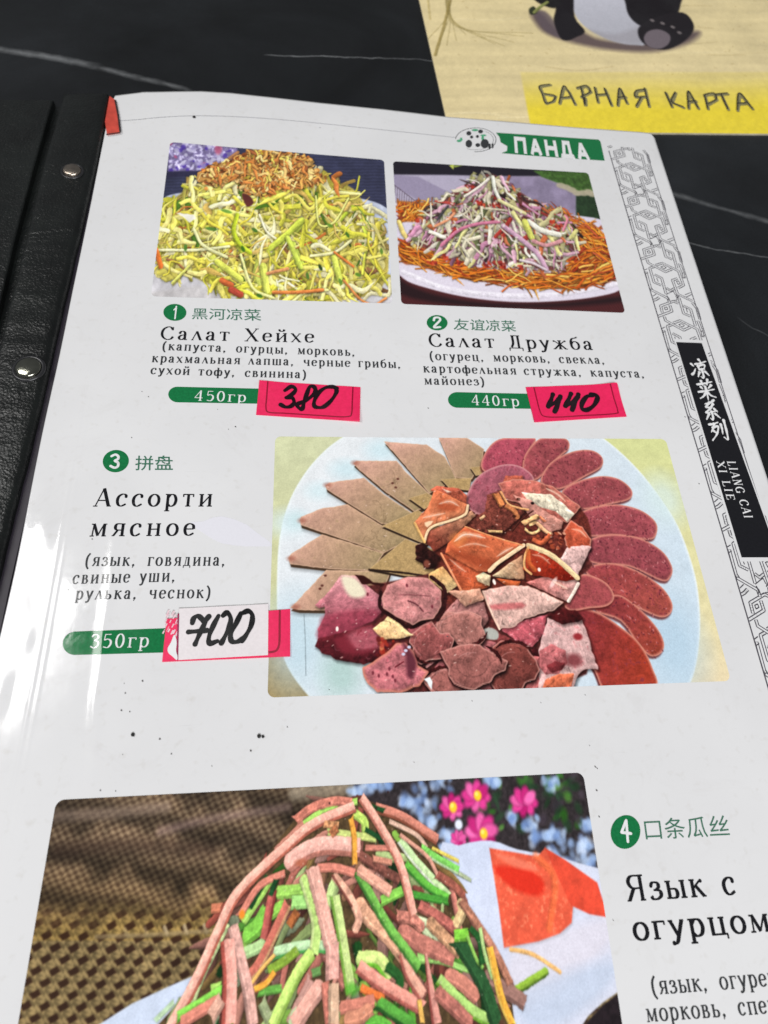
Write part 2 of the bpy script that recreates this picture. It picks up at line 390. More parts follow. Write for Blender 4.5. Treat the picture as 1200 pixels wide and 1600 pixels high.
        v = 1 + fib * fb + light * (.4 - lat * lat) * .5 - light * lat * 1.1 + hi * s.n_hi[sl] + mid * s.n_mid[sl] * 1.5
        v = v + moist * np.clip(s.n_hi[sl] - .38, 0, 1) * 2.2
        s.a[sl] = s.a[sl] * (1 - m) + np.clip(c * v[..., None], 0, 1) * m
    def blob(s, c, rx, ry, col, soft=.5, alpha=1., ang=0):
        p = s.T([c])[0]; rx *= s.k; ry *= s.k; R = max(rx, ry) * (1 + soft) + 1
        x0, y0 = int(max(p[0] - R, 0)), int(max(p[1] - R, 0)); x1, y1 = int(min(p[0] + R + 1, s.W)), int(min(p[1] + R + 1, s.H))
        if x1 <= x0 or y1 <= y0: return
        X, Y = np.meshgrid(np.arange(x0, x1) + .5 - p[0], np.arange(y0, y1) + .5 - p[1])
        ca, sa = math.cos(ang), math.sin(ang)
        d = np.sqrt(((X * ca + Y * sa) / rx) ** 2 + ((-X * sa + Y * ca) / ry) ** 2)
        m = np.clip((1 - d) / soft + .5, 0, 1)[..., None] * alpha
        s.a[y0:y1, x0:x1] = s.a[y0:y1, x0:x1] * (1 - m) + _norm(col) * m
    def blur(s, r, mask=None):
        a = s.a
        for ax in (0, 1):
            acc = np.zeros_like(a); W = 0
            for k in range(-2 * r, 2 * r + 1):
                g = math.exp(-k * k / (2 * (r * .8) ** 2)); idx = np.clip(np.arange(a.shape[ax]) + k, 0, a.shape[ax] - 1)
                acc += np.take(a, idx, axis=ax) * g; W += g
            a = acc / W
        s.a = a if mask is None else s.a * (1 - mask[..., None]) + a * mask[..., None]
    def desat(s, k): g = s.a @ np.array([.3, .59, .11]); s.a = s.a * k + g[..., None] * (1 - k)
    def grain(s, amt=.03): s.a = np.clip(s.a * (1 + amt * s.n_hi[..., None] + amt * .5 * s.n_mid[..., None]), 0, 1)
    def gridxy(s):  # reference coordinates of every texel
        X, Y = np.meshgrid(np.arange(s.W) + .5, np.arange(s.H) + .5)
        q = happly(np.linalg.inv(s.M), np.c_[X.ravel(), Y.ravel()])
        return q[:, 0].reshape(s.H, s.W), q[:, 1].reshape(s.H, s.W)

def Z(ox, oy, k): return lambda *p: [(ox + x / k, oy + y / k) for x, y in p]

def pick(rng, pal):
    w = np.array([p[1] for p in pal], float); c = pal[rng.choice(len(pal), p=w / w.sum())][0]
    return tuple(np.clip(np.array(c) + rng.normal(0, 7), 0, 255))

def inside(poly, x, y):
    r = False
    for i in range(len(poly)):
        ax, ay = poly[i]; bx, by = poly[(i + 1) % len(poly)]
        if (ay > y) != (by > y) and x < (bx - ax) * (y - ay) / (by - ay) + ax: r = not r
    return r

def heap(c, region, n, pal, L, w, dirf=None, depth=(.55, 1.0), curl=.5, edge=.35, side=None, light=.14):
    rng = c.rng; R = np.array(region); lo, hi_ = R.min(0), R.max(0); k = 0
    while k < n:
        x, y = rng.uniform(lo[0], hi_[0]), rng.uniform(lo[1], hi_[1])
        if not inside(region, x, y): continue
        f = k / n; k += 1
        a = dirf(x, y, rng) if dirf else rng.uniform(0, math.pi)
        l = rng.uniform(*L); bend = rng.normal(0, curl) * l
        dx, dy = math.cos(a) * l / 2, math.sin(a) * l / 2; nx, ny = -math.sin(a), math.cos(a)
        b2 = bend * rng.uniform(-1, 1) * .6
        pts = [(x - dx, y - dy), (x - dx * .35 + nx * bend * .35, y - dy * .35 + ny * bend * .35), (x + dx * .35 + nx * b2 * .35, y + dy * .35 + ny * b2 * .35), (x + dx, y + dy)]
        d = depth[0] + (depth[1] - depth[0]) * min(1, f * 1.25)
        col = tuple(np.array(pick(rng, pal)) * d)
        u = rng.random(); ww = w[0] + (w[1] - w[0]) * rng.random() ** 1.6
        c.stroke(pts, ww, col, edge=edge, sm=3, light=light * rng.uniform(.6, 1.8), ragged=.22, flat=u < .35, taper='leaf' if u > .7 else (1, rng.uniform(.45, 1)))

def paint_cabbage():
    """yellow-green shredded cabbage and cucumber under crisp brown crumbs"""
    c = Print([(266, 222), (600, 250), (613, 474), (236, 463)], 720, 460, 11)
    A = Z(200, 200, 2.727)
    c.fill((52, 54, 78)); X, Y = c.gridxy()
    c.a *= (1 + .12 * value_noise(c.rng, c.H, c.W, 60, 2) + .10 * np.sin(Y * 1.3 + c.n_mid * 2))[..., None]
    c.poly(A((170, 55), (470, 70), (450, 190), (330, 200), (170, 195)), (128, 116, 160), soft=3, mid=.3, tint=((196, 190, 218), .1))
    for _ in range(70):
        x, y = c.rng.uniform(180, 430), c.rng.uniform(65, 185)
        c.blob(A((x, y))[0], c.rng.uniform(1.5, 6), c.rng.uniform(1.5, 4), pick(c.rng, [((76, 50, 160), 3), ((205, 200, 225), 5), ((150, 140, 185), 3), ((170, 80, 120), .6)]), .5, .75, c.rng.uniform(0, 3))
    c.blob(A((385, 90))[0], 6, 9, (190, 90, 120), .6, .8)
    c.poly(A((165, 185), (330, 180), (330, 200), (165, 212)), (46, 44, 70), soft=3)
    # the plate
    c.poly(A((100, 420), (150, 300), (300, 270), (600, 250), (900, 285), (1100, 340), (1140, 480), (1140, 780), (90, 720)), (196, 203, 222), sm=6, soft=2, lo=.05)
    c.poly(A((90, 640), (130, 560), (1120, 640), (1140, 780), (90, 740)), (204, 201, 205), soft=4, lo=.06)
    c.poly(A((90, 700), (300, 670), (700, 740), (1100, 740), (1140, 780), (90, 740)), (196, 192, 192), soft=5, lo=.06)
    base = A((140, 370), (210, 290), (300, 235), (420, 180), (560, 140), (700, 160), (860, 220), (960, 260), (1030, 360), (1090, 430), (1110, 600), (1060, 700), (940, 730), (820, 742), (620, 730), (440, 715), (330, 660), (240, 620), (130, 620), (130, 480))
    c.poly(base, (176, 160, 78), sm=4, soft=3, mid=.25)
    pal = [((224, 212, 104), 8), ((216, 202, 78), 7), ((234, 222, 138), 7), ((200, 196, 66), 5), ((232, 224, 176), 3), ((206, 174, 96), 3), ((208, 122, 58), 1.6), ((86, 124, 40), 1.2), ((160, 110, 70), .9)]
    heap(c, base, 400, pal, (20, 56), (3.5, 12), depth=(.64, .95), edge=.25)
    # big pieces of cucumber
    for pts, w, col in [(A((470, 440), (455, 480), (490, 525)), 9, (196, 208, 70)), (A((740, 400), (680, 460), (610, 520)), 15, (200, 212, 84)),
                        (A((690, 480), (720, 560), (755, 610)), 14, (192, 208, 86)), (A((560, 580), (560, 640), (590, 700)), 17, (204, 212, 96)),
                        (A((860, 540), (890, 600), (900, 650)), 15, (200, 208, 90)), (A((350, 550), (400, 610), (470, 640)), 14, (206, 210, 90)),
                        (A((170, 380), (190, 430)), 16, (214, 212, 84)), (A((820, 360), (900, 350)), 9, (200, 208, 84)), (A((520, 335), (620, 330), (700, 350)), 10, (206, 210, 84)),
                        (A((330, 290), (380, 300), (430, 285)), 9, (214, 216, 110)), (A((1000, 560), (1020, 470), (1000, 400)), 9, (188, 200, 74)), (A((960, 330), (880, 420)), 6, (178, 196, 60))]:
        c.stroke(pts, w, col, edge=.4, light=.2, mid=.06)
    heap(c, base, 380, pal, (18, 66), (1.8, 9.5), depth=(.82, 1.08), edge=.2)
    for pts, w, col in [(A((465, 370), (450, 440), (480, 500), (520, 530)), 6.5, (186, 202, 50)), (A((610, 510), (680, 450), (740, 395)), 9, (196, 208, 78)), (A((680, 470), (735, 590)), 8, (196, 210, 86)),
                        (A((575, 590), (590, 690)), 11, (208, 214, 96)), (A((875, 545), (900, 640)), 10, (204, 212, 92)), (A((380, 570), (480, 645)), 9, (208, 212, 92)),
                        (A((130, 520), (290, 520), (430, 505)), 4, (236, 232, 176)), (A((280, 430), (320, 500), (420, 550)), 4.5, (232, 230, 168)), (A((480, 540), (530, 680), (620, 725)), 4, (228, 226, 150)),
                        (A((800, 290), (815, 410), (880, 400), (940, 300)), 3.2, (226, 226, 130)), (A((560, 370), (590, 440), (628, 470)), 3.4, (240, 234, 196)), (A((780, 545), (880, 530), (950, 480)), 4.2, (234, 228, 170)),
                        (A((700, 740), (760, 700), (850, 690)), 4, (232, 228, 150)), (A((190, 660), (260, 590)), 4, (216, 216, 110)), (A((1000, 620), (1010, 540)), 4, (210, 212, 80)),
                        (A((920, 650), (990, 730), (1050, 752), (1100, 725)), 3.6, (208, 132, 74)), (A((620, 700), (720, 700), (830, 690)), 5, (214, 128, 66)), (A((880, 530), (960, 590)), 4, (214, 124, 60)),
                        (A((120, 520), (140, 590)), 7, (214, 112, 48)), (A((400, 650), (440, 670)), 8, (205, 104, 56)), (A((595, 620), (680, 600)), 5, (216, 150, 96)), (A((440, 690), (480, 710)), 9, (170, 70, 52))]:
        c.stroke(pts, w, col, edge=.4, light=.22)
    for x, y, a in [(420, 355, .2), (355, 430, .1), (490, 515, 1.1), (245, 510, 1.5), (905, 655, 1.2), (765, 630, 1.3), (980, 625, .3), (1080, 525, 1.5), (860, 415, .4), (935, 455, 1), (820, 595, 1), (540, 435, .5), (560, 715, .3)]:
        p = A((x, y))[0]; c.blob(p, 9 if y < 440 and x < 430 else 5, 2.6, pick(c.rng, [((60, 108, 34), 2), ((92, 140, 48), 2), ((30, 60, 28), 1)]), .4, .9, a)
    c.poly(A((205, 360), (280, 370), (290, 385), (262, 402)), (240, 236, 222), soft=1.5, rough=.5)
    # crisp crumbs on top
    top = A((300, 210), (350, 160), (430, 140), (530, 95), (640, 100), (770, 130), (790, 180), (850, 215), (760, 250), (640, 260), (590, 290), (510, 270), (440, 215), (360, 250))
    c.poly(top, (150, 92, 44), sm=3, soft=3, mid=.3)
    R = np.array(top); pal2 = [((214, 142, 66), 5), ((232, 178, 100), 4), ((180, 104, 48), 4), ((134, 72, 34), 1.4), ((236, 200, 130), 1.6), ((214, 186, 70), 1.2)]
    for k in range(1500):
        x, y = c.rng.uniform(R[:, 0].min(), R[:, 0].max()), c.rng.uniform(R[:, 1].min(), R[:, 1].max())
        if not inside(top, x + c.rng.normal(0, 3), y + c.rng.normal(0, 3)): continue
        r = c.rng.uniform(1.2, 5.2); an = c.rng.uniform(0, 6.28); q = [(x + math.cos(an + t) * r * c.rng.uniform(.5, 1.3), y + math.sin(an + t) * r * c.rng.uniform(.4, 1)) for t in (0, 1.1, 2.2, 3.4, 4.6, 5.4)]
        c.poly(q, pick(c.rng, pal2), sm=2, soft=1, hi=.1, mid=.5, shadow=.28, sh=(.6, 1.2))
    heap(c, top, 230, [((230, 168, 88), 4), ((242, 202, 130), 3), ((206, 130, 66), 3), ((238, 206, 96), 2), ((160, 92, 50), 1)], (6, 20), (2, 6), None, (.8, 1.08), .6, .3)
    c.poly(A((485, 280), (520, 290), (535, 320), (505, 335)), (92, 44, 40), sm=3, soft=2)
    c.a *= (1.0 + .12 * c.n_lo)[..., None]; c.grain(.04); c.blur(1, .7 + .3 * np.clip((1.0 - np.linspace(0, 1, c.H) * 3)[:, None], .0, 1) * np.ones((1, c.W)))
    return c

def paint_slaw():
    """pink and white slaw ringed with orange potato straw on a white plate"""
    c = Print([(614, 252), (919, 270), (977, 489), (627, 475)], 680, 460, 12)
    A = Z(600, 230, 3.0)
    c.fill((150, 140, 158)); X, Y = c.gridxy()
    c.poly(A((30, 120), (420, 130), (330, 230), (30, 280)), (176, 168, 188), soft=3); c.poly(A((30, 130), (160, 138), (330, 225), (180, 260), (40, 180)), (150, 140, 165), soft=2)
    c.poly(A((420, 130), (750, 140), (900, 220), (905, 330), (700, 300)), (142, 130, 156), soft=4, lo=.15)
    c.poly(A((30, 40), (980, 110), (985, 135), (500, 135), (300, 130), (30, 128)), (30, 26, 36), soft=3)
    c.poly(A((700, 110), (985, 110), (1000, 230), (900, 215), (820, 170), (740, 140)), (62, 92, 40), soft=3, mid=.35)
    c.poly(A((900, 225), (1000, 215), (1050, 400), (960, 360), (900, 320)), (36, 56, 34), soft=3, mid=.3)
    for x, y in [(830, 180), (855, 188), (880, 200), (905, 215), (935, 215), (960, 210), (975, 220)]: c.blob(A((x, y))[0], 8, 5, (176, 166, 142), .5, .9)
    c.poly(A((305, 85), (330, 80), (325, 105)), (190, 200, 90), soft=1.5); c.poly(A((330, 85), (370, 85), (330, 95)), (150, 170, 70), soft=1.5)
    # cloth with dark red weave
    c.poly(A((60, 600), (400, 680), (900, 700), (1150, 660), (1150, 800), (60, 760)), (74, 32, 34), soft=2)
    m = (np.sin(X * 1.25 + Y * .5) * np.sin(Y * 1.5 - X * .2))[..., None]; reg = (Y > 430)[..., None] * .22; c.a *= 1 + m * reg * (np.array([1.0, .8, .8]))
    c.poly(A((60, 560), (80, 622), (200, 680), (400, 722), (640, 735), (860, 728), (1110, 700), (1115, 725), (900, 745), (700, 752), (400, 745), (80, 690)), (30, 18, 22), sm=4, soft=6, alpha=.8)
    # plate
    c.poly(A((50, 330), (110, 260), (980, 330), (1060, 420), (1120, 560), (1115, 660), (1000, 700), (800, 722), (600, 725), (400, 705), (220, 665), (90, 615), (50, 520)), (214, 206, 222), sm=5, soft=1.6, grad=(90, (222, 214, 226)))
    c.stroke(A((90, 585), (300, 665), (560, 695), (820, 690), (1100, 640)), 7, (236, 230, 238), edge=0, soft=3, alpha=.6)
    orange = [((214, 118, 36), 7), ((232, 148, 52), 6), ((186, 84, 30), 4), ((240, 178, 84), 3), ((160, 60, 34), 2)]
    ring = A((75, 440), (220, 450), (420, 560), (760, 590), (860, 560), (900, 400), (960, 350), (1040, 420), (1080, 530), (1080, 620), (980, 650), (900, 665), (700, 660), (500, 635), (300, 600), (160, 555), (85, 540))
    c.poly(ring, (150, 70, 30), sm=3, soft=3, mid=.3)
    dirr = lambda x, y, r: r.normal(.12 if x < 880 else -.35, .38) + (.35 if x < 700 else 0)
    heap(c, ring, 420, orange, (18, 50), (1.8, 3.6), dirr, (.6, 1.08), .12)
    lft = A((60, 250), (130, 255), (230, 262), (210, 330), (150, 350), (70, 350)); c.poly(lft, (190, 110, 40), soft=3, mid=.3)
    heap(c, lft, 90, orange, (8, 24), (1.6, 3.2), None, (.7, 1.1), .4)
    for k in range(9): c.stroke(A((52 + k * 11, 180 + k * 9), (50 + k * 11, 240 + k * 4)), .8, (90, 76, 90), edge=0)
    c.stroke(A((50, 178), (160, 262)), 1.2, (90, 76, 90), edge=0)
    c.stroke(A((70, 350), (95, 410), (140, 460)), 7, (224, 200, 120), light=.2)
    rt = A((750, 270), (860, 310), (1030, 400), (1070, 520), (1000, 520), (880, 400)); heap(c, rt, 110, orange, (16, 40), (1.8, 3.4), lambda x, y, r: r.normal(.6, .4), (.75, 1.1), .15)
    core = A((110, 410), (160, 360), (220, 280), (280, 235), (360, 190), (440, 140), (510, 125), (570, 170), (640, 210), (740, 280), (830, 330), (900, 370), (915, 450), (850, 530), (830, 575), (760, 575), (640, 560), (520, 545), (400, 530), (300, 500), (210, 480), (140, 450))
    c.poly(core, (112, 62, 58), sm=3, soft=3, mid=.35)
    slaw = [((206, 196, 170), 7), ((226, 218, 200), 6), ((176, 168, 120), 4), ((190, 130, 158), 4), ((214, 170, 186), 3.5), ((158, 52, 44), 2.2), ((198, 108, 66), 2), ((100, 106, 70), 1.8), ((216, 210, 140), 2), ((70, 52, 50), 1)]
    cx, cy = A((500, 150))[0]
    dirs = lambda x, y, r: math.atan2(y - cy, x - cx) + r.normal(0, .75)
    heap(c, core, 380, slaw, (10, 34), (2.4, 8), dirs, (.6, .85), .3, .25)
    heap(c, core, 340, slaw, (10, 40), (2.2, 8.5), dirs, (.8, 1.05), .3, .22)
    for pts, w, col in [(A((510, 140), (520, 200), (545, 250)), 6, (222, 222, 206)), (A((380, 230), (440, 190), (490, 150)), 4, (228, 218, 206)), (A((270, 460), (350, 390), (440, 360), (540, 350)), 5, (196, 116, 142)),
                        (A((560, 370), (640, 430), (720, 500), (760, 570)), 8, (196, 156, 178)), (A((680, 350), (740, 390), (820, 410)), 9, (226, 222, 206)), (A((660, 350), (690, 420)), 10, (204, 204, 100)),
                        (A((840, 390), (860, 340), (850, 320)), 4, (216, 132, 148)), (A((700, 440), (760, 460), (830, 440)), 6, (206, 146, 150)), (A((240, 370), (300, 340), (330, 310)), 4, (222, 150, 110)),
                        (A((250, 340), (280, 300), (300, 275)), 3, (64, 62, 66)), (A((640, 530), (700, 545), (760, 575)), 4, (212, 196, 200)), (A((540, 250), (600, 280), (660, 310)), 6, (214, 206, 150)), (A((380, 440), (370, 470), (395, 510)), 4, (216, 208, 180))]:
        c.stroke(pts, w, col, edge=.4, light=.2)
    for x, y, r in [(440, 260, 9), (480, 270, 11), (520, 270, 9), (410, 180, 8), (790, 350, 9), (820, 370, 8), (350, 540, 9), (480, 555, 9), (560, 560, 9), (290, 520, 8), (230, 545, 8), (640, 565, 8), (160, 340, 6)]:
        for _ in range(9):
            p = A((x + c.rng.normal(0, r), y + c.rng.normal(0, r * .6)))[0]; c.blob(p, c.rng.uniform(1.5, 3.4), c.rng.uniform(1, 2.4), pick(c.rng, [((176, 50, 36), 3), ((206, 84, 50), 2), ((120, 34, 34), 2)]), .5, .9, c.rng.uniform(0, 3))
    for _ in range(60): 
        p = A((c.rng.uniform(200, 860), c.rng.uniform(200, 540)))[0]
        if inside(core, *p): c.blob(p, 2.6, 1.4, (236, 228, 214), .5, .8, c.rng.uniform(0, 3))
    c.blur(1); c.blur(1, .6 * np.ones((c.H, c.W))); c.grain(.05)
    return c

def paint_cold_cuts():
    """sliced cold meats laid in a fan round a pile of pig ear on a white plate"""
    c = Print([(430, 682), (1040, 686), (1142, 1064), (418, 1090)], 1240, 720, 13)
    A = Z(400, 670, 3); B = Z(750, 670, 3); C = Z(600, 670, 5.4545); D = Z(760, 740, 6); E = Z(480, 880, 5.4545); F = Z(680, 880, 4.2857)
    X, Y = c.gridxy(); c.fill((196, 198, 158))
    t = np.clip((Y - 700) / 380, 0, 1)[..., None]; r = np.clip((X - 700) / 200, 0, 1)[..., None]
    c.a[:] = (_norm((200, 203, 166)) * (1 - t) + _norm((188, 186, 140)) * t) * (1 - r) + (_norm((205, 208, 150)) * (1 - t) + _norm((222, 206, 172)) * t) * r
    c.a *= (1 + .05 * c.n_lo)[..., None]
    c.poly(A((50, 1060), (140, 1060), (260, 1260), (50, 1270)), (150, 128, 84), soft=2, mid=.1)
    plate = smooth([*A((700, -160), (540, -60), (430, 22), (330, 95), (235, 200), (160, 330), (118, 470), (102, 600), (98, 800), (108, 980), (150, 1120), (255, 1262), (420, 1420))], 4).tolist() + smooth([*B((700, 1450), (900, 1330), (975, 1215), (1014, 1100), (1032, 930), (1022, 760), (990, 620), (930, 460), (850, 330), (740, 190), (600, 60), (420, -60))], 4).tolist()
    c.poly(plate, (217, 220, 222), soft=2.2, grad=(25, (196, 210, 220)), lo=.025, rim=(226, 232, 232), rimw=5)
    for p, rx, ry, col in [(A((185, 1000))[0], 45, 60, (178, 202, 212)), (A((150, 440))[0], 30, 20, (206, 222, 226)), (A((430, 190))[0], 26, 16, (192, 216, 222)), (A((590, 100))[0], 26, 18, (192, 216, 222)), (A((300, 290))[0], 22, 14, (200, 220, 224)), (A((190, 430))[0], 16, 14, (190, 212, 214)), (A((400, 1150))[0], 26, 32, (160, 190, 182)), (B((900, 1000))[0], 45, 60, (172, 196, 212)), (B((860, 330))[0], 34, 40, (206, 222, 220))]:
        c.blob(p, rx, ry, col, 1.2, .7)
    # tan slices, each with a dark cut edge below
    tan = (192, 158, 136); pk = (198, 156, 138)
    for pts, g in [(A((855, 40), (990, 42), (1070, 95), (1055, 180), (1010, 235), (935, 228)), 40), (A((600, 60), (800, 75), (885, 130), (940, 232), (860, 285), (812, 302)), 50), (A((455, 165), (470, 150), (660, 150), (705, 205), (815, 305), (780, 375), (742, 388), (600, 290), (500, 205)), 40),
                   (A((325, 265), (345, 252), (505, 230), (610, 315), (740, 400), (640, 450), (588, 446), (330, 284)), 30), (A((205, 425), (212, 412), (300, 375), (430, 355), (600, 460), (720, 520), (600, 583), (210, 452)), 20), (A((150, 605), (165, 585), (310, 495), (600, 582), (545, 665), (360, 658), (160, 635)), 10), (A((160, 840), (330, 662), (630, 668), (600, 760), (330, 852), (200, 850)), 0)]:
        q = np.array(pts); c.poly(list(q + [1.5, 4.5]), (74, 56, 42), soft=1.4, shadow=.25, sh=(1, 4))
        c.poly(pts, pk, soft=1, grad=(g, (160, 140, 106)), mid=.07, hi=.03, lo=.06, rim=(212, 176, 150), rimw=2.2, tint=((150, 128, 98), .9), rough=.25, fib=.05, bev=.12)
    for x, y in [(165, 608), (215, 430), (335, 264), (465, 160), (185, 835)]: c.blob(A((x, y))[0], 6, 4, (150, 90, 76), 1.2, .6)
    for x, y, r in [(600, 385, 26), (545, 520, 22), (660, 250, 14), (590, 560, 16)]:
        for _ in range(5):
            p0 = np.array((x, y)) + c.rng.normal(0, r, 2); pp = [p0]
            for _ in range(4): pp.append(pp[-1] + c.rng.normal(0, 16, 2))
            c.stroke(A(*[tuple(q) for q in pp]), .9, (124, 102, 78), edge=0, alpha=.4)
    for x, y in [(640, 255), (665, 235), (655, 275), (325, 688), (300, 750), (310, 735)]: c.blob(A((x, y))[0], 2.2, 1.8, (90, 50, 44), .6, .9)
    for pts in [A((590, 455), (760, 380), (880, 470), (800, 545), (770, 532)), A((530, 657), (700, 515), (830, 565), (850, 690), (700, 690)), A((715, 325), (800, 300), (860, 330), (790, 378)), A((865, 235), (1010, 230), (1000, 290), (905, 278)), A((1003, 180), (1062, 175), (1064, 215), (1030, 220))]:
        q = np.array(pts); c.poly(list(q + [0, 3.5]), (54, 40, 32), soft=1.4); c.poly(pts, (176, 148, 104), soft=1, mid=.1, hi=.08, rim=(196, 168, 128), rimw=1.6, shadow=.1)
    c.stroke(A((530, 660), (700, 676), (860, 700)), 3, (48, 34, 28), edge=.2)
    # dark red sausage slices on the right, back to front
    red = (154, 80, 84)
    def sl(pts, col=red, side=None, rim=(214, 148, 128)):
        q = np.array(pts); c.poly(list(q + [-1.5, 4]), (96, 40, 40), sm=4, soft=3, alpha=.8)
        c.poly(pts, col, sm=5, soft=1, mid=.16, hi=.07, lo=.12, rim=rim, rimw=4.0, tint=((116, 52, 62), .65), grad=side, fib=.10, bev=.12)
    sl(B((10, 190), (25, 110), (90, 48), (200, 44), (262, 48), (230, 110), (205, 190), (110, 230)), (170, 82, 96))
    sl(B((205, 215), (208, 130), (270, 52), (330, 42), (405, 48), (418, 90), (370, 135), (300, 210), (255, 240)))
    sl(B((285, 245), (330, 160), (430, 108), (520, 100), (572, 132), (568, 180), (490, 225), (400, 275), (340, 280)))
    sl(B((385, 292), (450, 250), (560, 222), (650, 235), (710, 285), (700, 330), (600, 355), (470, 378), (410, 330)))
    sl(B((430, 425), (520, 372), (640, 355), (750, 380), (822, 435), (828, 490), (790, 520), (640, 500), (500, 500)), (156, 80, 86))
    sl(B((480, 600), (500, 530), (600, 496), (740, 510), (850, 570), (900, 645), (893, 695), (850, 712), (700, 645), (560, 635)), (152, 78, 84))
    sl(B((500, 650), (620, 630), (740, 668), (850, 740), (900, 815), (893, 865), (840, 882), (720, 830), (620, 785), (520, 700)), (152, 72, 74), (60, (166, 84, 74)))
    sl(B((540, 850), (630, 778), (720, 820), (820, 920), (862, 1000), (850, 1050), (800, 1065), (740, 1010), (660, 900)), (140, 62, 66), (50, (160, 74, 60)))
    sl(B((430, 850), (540, 856), (660, 930), (750, 1010), (808, 1120), (818, 1215), (600, 1230), (540, 1140), (470, 1000)), (132, 54, 60), (30, (164, 66, 48)))
    for x, y in [(590, 1040), (620, 1010), (640, 1080), (700, 1120), (610, 960), (600, 1100)]: c.blob(B((x, y))[0], 7, 16, (84, 30, 38), 1.0, .6, .5)
    for _ in range(1500):
        x, y = c.rng.uniform(20, 890), c.rng.uniform(60, 1180)
        p = B((x, y))[0]; col = c.a[min(c.H - 1, max(0, int(c.T([p])[0][1]))), min(c.W - 1, max(0, int(c.T([p])[0][0])))]
        if col[0] > col[2] * 1.35 and col[0] < .75: c.blob(p, c.rng.uniform(.8, 2.6), c.rng.uniform(.5, 1.2), (92, 40, 52) if c.rng.random() < .7 else (206, 140, 140), .6, .7, c.rng.uniform(0, 3))
    sl(B((330, 620), (430, 690), (500, 682), (590, 722), (628, 785), (600, 828), (520, 840), (400, 838)), (162, 82, 84))
    c.poly([*B((200, 560), (480, 560), (530, 640), (470, 700), (420, 850), (560, 900), (500, 1150), (300, 1230), (-240, 1240)), *E((640, 1090), (560, 860), (300, 700), (250, 400), (480, 200), (1000, 100))], (96, 48, 46), sm=0, soft=3, mid=.4)
    sl(B((430, 850), (540, 856), (660, 930), (750, 1010), (808, 1120), (818, 1215), (600, 1230), (540, 1140), (470, 1000)), (136, 56, 60), (30, (164, 66, 48)))
    sl(B((380, 640), (440, 690), (500, 682), (590, 722), (628, 785), (600, 828), (520, 840), (400, 838)), (162, 82, 84))
    # the pile in the middle
    c.poly([*C((560, 760), (800, 560), (1000, 520)), *D((430, 60), (880, 320), (985, 600), (900, 860), (860, 1060), (700, 1260), (300, 1240), (-200, 1260), (-420, 1150), (-500, 700))], (104, 50, 42), sm=3, soft=3, mid=.3, hi=.2)
    sl([*C((700, 650), (735, 500), (820, 390), (950, 322), (1080, 302), (1200, 340), (1280, 440), (1200, 600), (1000, 660), (850, 740))], (168, 96, 110), (80, (150, 90, 96)), (206, 150, 150))
    def pc(pts, col, sm=3, **k):
        for a, b in (('mid', .20), ('hi', .06), ('lo', .22), ('rough', .35), ('fib', .15), ('bev', .28), ('shadow', .55)): k.setdefault(a, b)
        col = tuple(np.array(col) * .94 + np.array((186, 116, 104)) * .06); c.poly(pts, col, sm=sm, soft=1.2, **k)
        q = np.array(pts, float); lo_, hi_ = q.min(0), q.max(0); area_ = np.prod(hi_ - lo_); rg = c.rng
        for _ in range(int(min(26, area_ / 170))):
            x, y = rg.uniform(lo_[0], hi_[0]), rg.uniform(lo_[1], hi_[1]); an = rg.uniform(0, 3.14); l = rg.uniform(4, 13); d = rg.normal(0, 2.2)
            P3_ = [(x - math.cos(an) * l / 2, y - math.sin(an) * l / 2), (x - math.sin(an) * d, y + math.cos(an) * d), (x + math.cos(an) * l / 2, y + math.sin(an) * l / 2)]
            if all(inside(pts, *w) for w in P3_):
                dk = rg.random() < .62; c.stroke(P3_, rg.uniform(.9, 2.2), tuple(np.array(col) * (.62 if dk else 1.0) + (0 if dk else 34)), edge=0, soft=1.6, alpha=rg.uniform(.3, .7), ragged=.3, taper='leaf')
    pc(C((880, 560), (1200, 470), (1300, 600), (1150, 760), (1000, 900), (800, 880), (720, 800), (860, 700)), (116, 62, 52), mid=.35, hi=.25)
    pc(C((1000, 480), (1040, 400), (1180, 400), (1180, 500), (1100, 520)), (176, 92, 72), mid=.2)
    pc(D((110, 90), (250, 50), (430, 62), (620, 118), (735, 200), (885, 310), (760, 460), (600, 400), (400, 300), (180, 240)), (184, 106, 94), rim=(210, 150, 130), rimw=2.5)
    pc(D((330, 175), (600, 195), (720, 280), (825, 380), (760, 452), (640, 350), (520, 320), (400, 270)), (222, 212, 186), shadow=0, grad=(60, (232, 222, 200)))
    pc(D((250, 200), (420, 250), (530, 340), (720, 450), (700, 520), (560, 560), (420, 420)), (196, 140, 126), mid=.2)
    c.blob(D((432, 278))[0], 3, 2.5, (30, 18, 18), .4)
    pc(D((720, 540), (790, 440), (900, 500), (985, 620), (970, 700), (900, 770), (750, 680)), (188, 88, 62), rim=(226, 160, 140), rimw=3)
    pc(D((690, 800), (750, 690), (960, 670), (985, 690), (900, 860), (860, 960), (780, 880)), (212, 178, 172), sm=0, rough=.6, tint=((186, 120, 120), .8))
    for _ in range(40):
        p = D((c.rng.uniform(430, 780), c.rng.uniform(540, 720)))[0]; c.blob(p, c.rng.uniform(1.5, 5), c.rng.uniform(1.2, 3), pick(c.rng, [((170, 84, 58), 3), ((80, 30, 26), 3), ((220, 160, 130), 1.2)]), .5, .85, c.rng.uniform(0, 3))
    c.blob(D((150, 900))[0], 22, 20, (70, 32, 28), .8, .8)
    pc(D((200, 850), (340, 760), (355, 990), (200, 985), (55, 960)), (212, 194, 156), grad=(0, (176, 128, 100)))
    pc(D((90, 980), (320, 1010), (290, 1090), (200, 1060)), (190, 96, 56), sm=0)
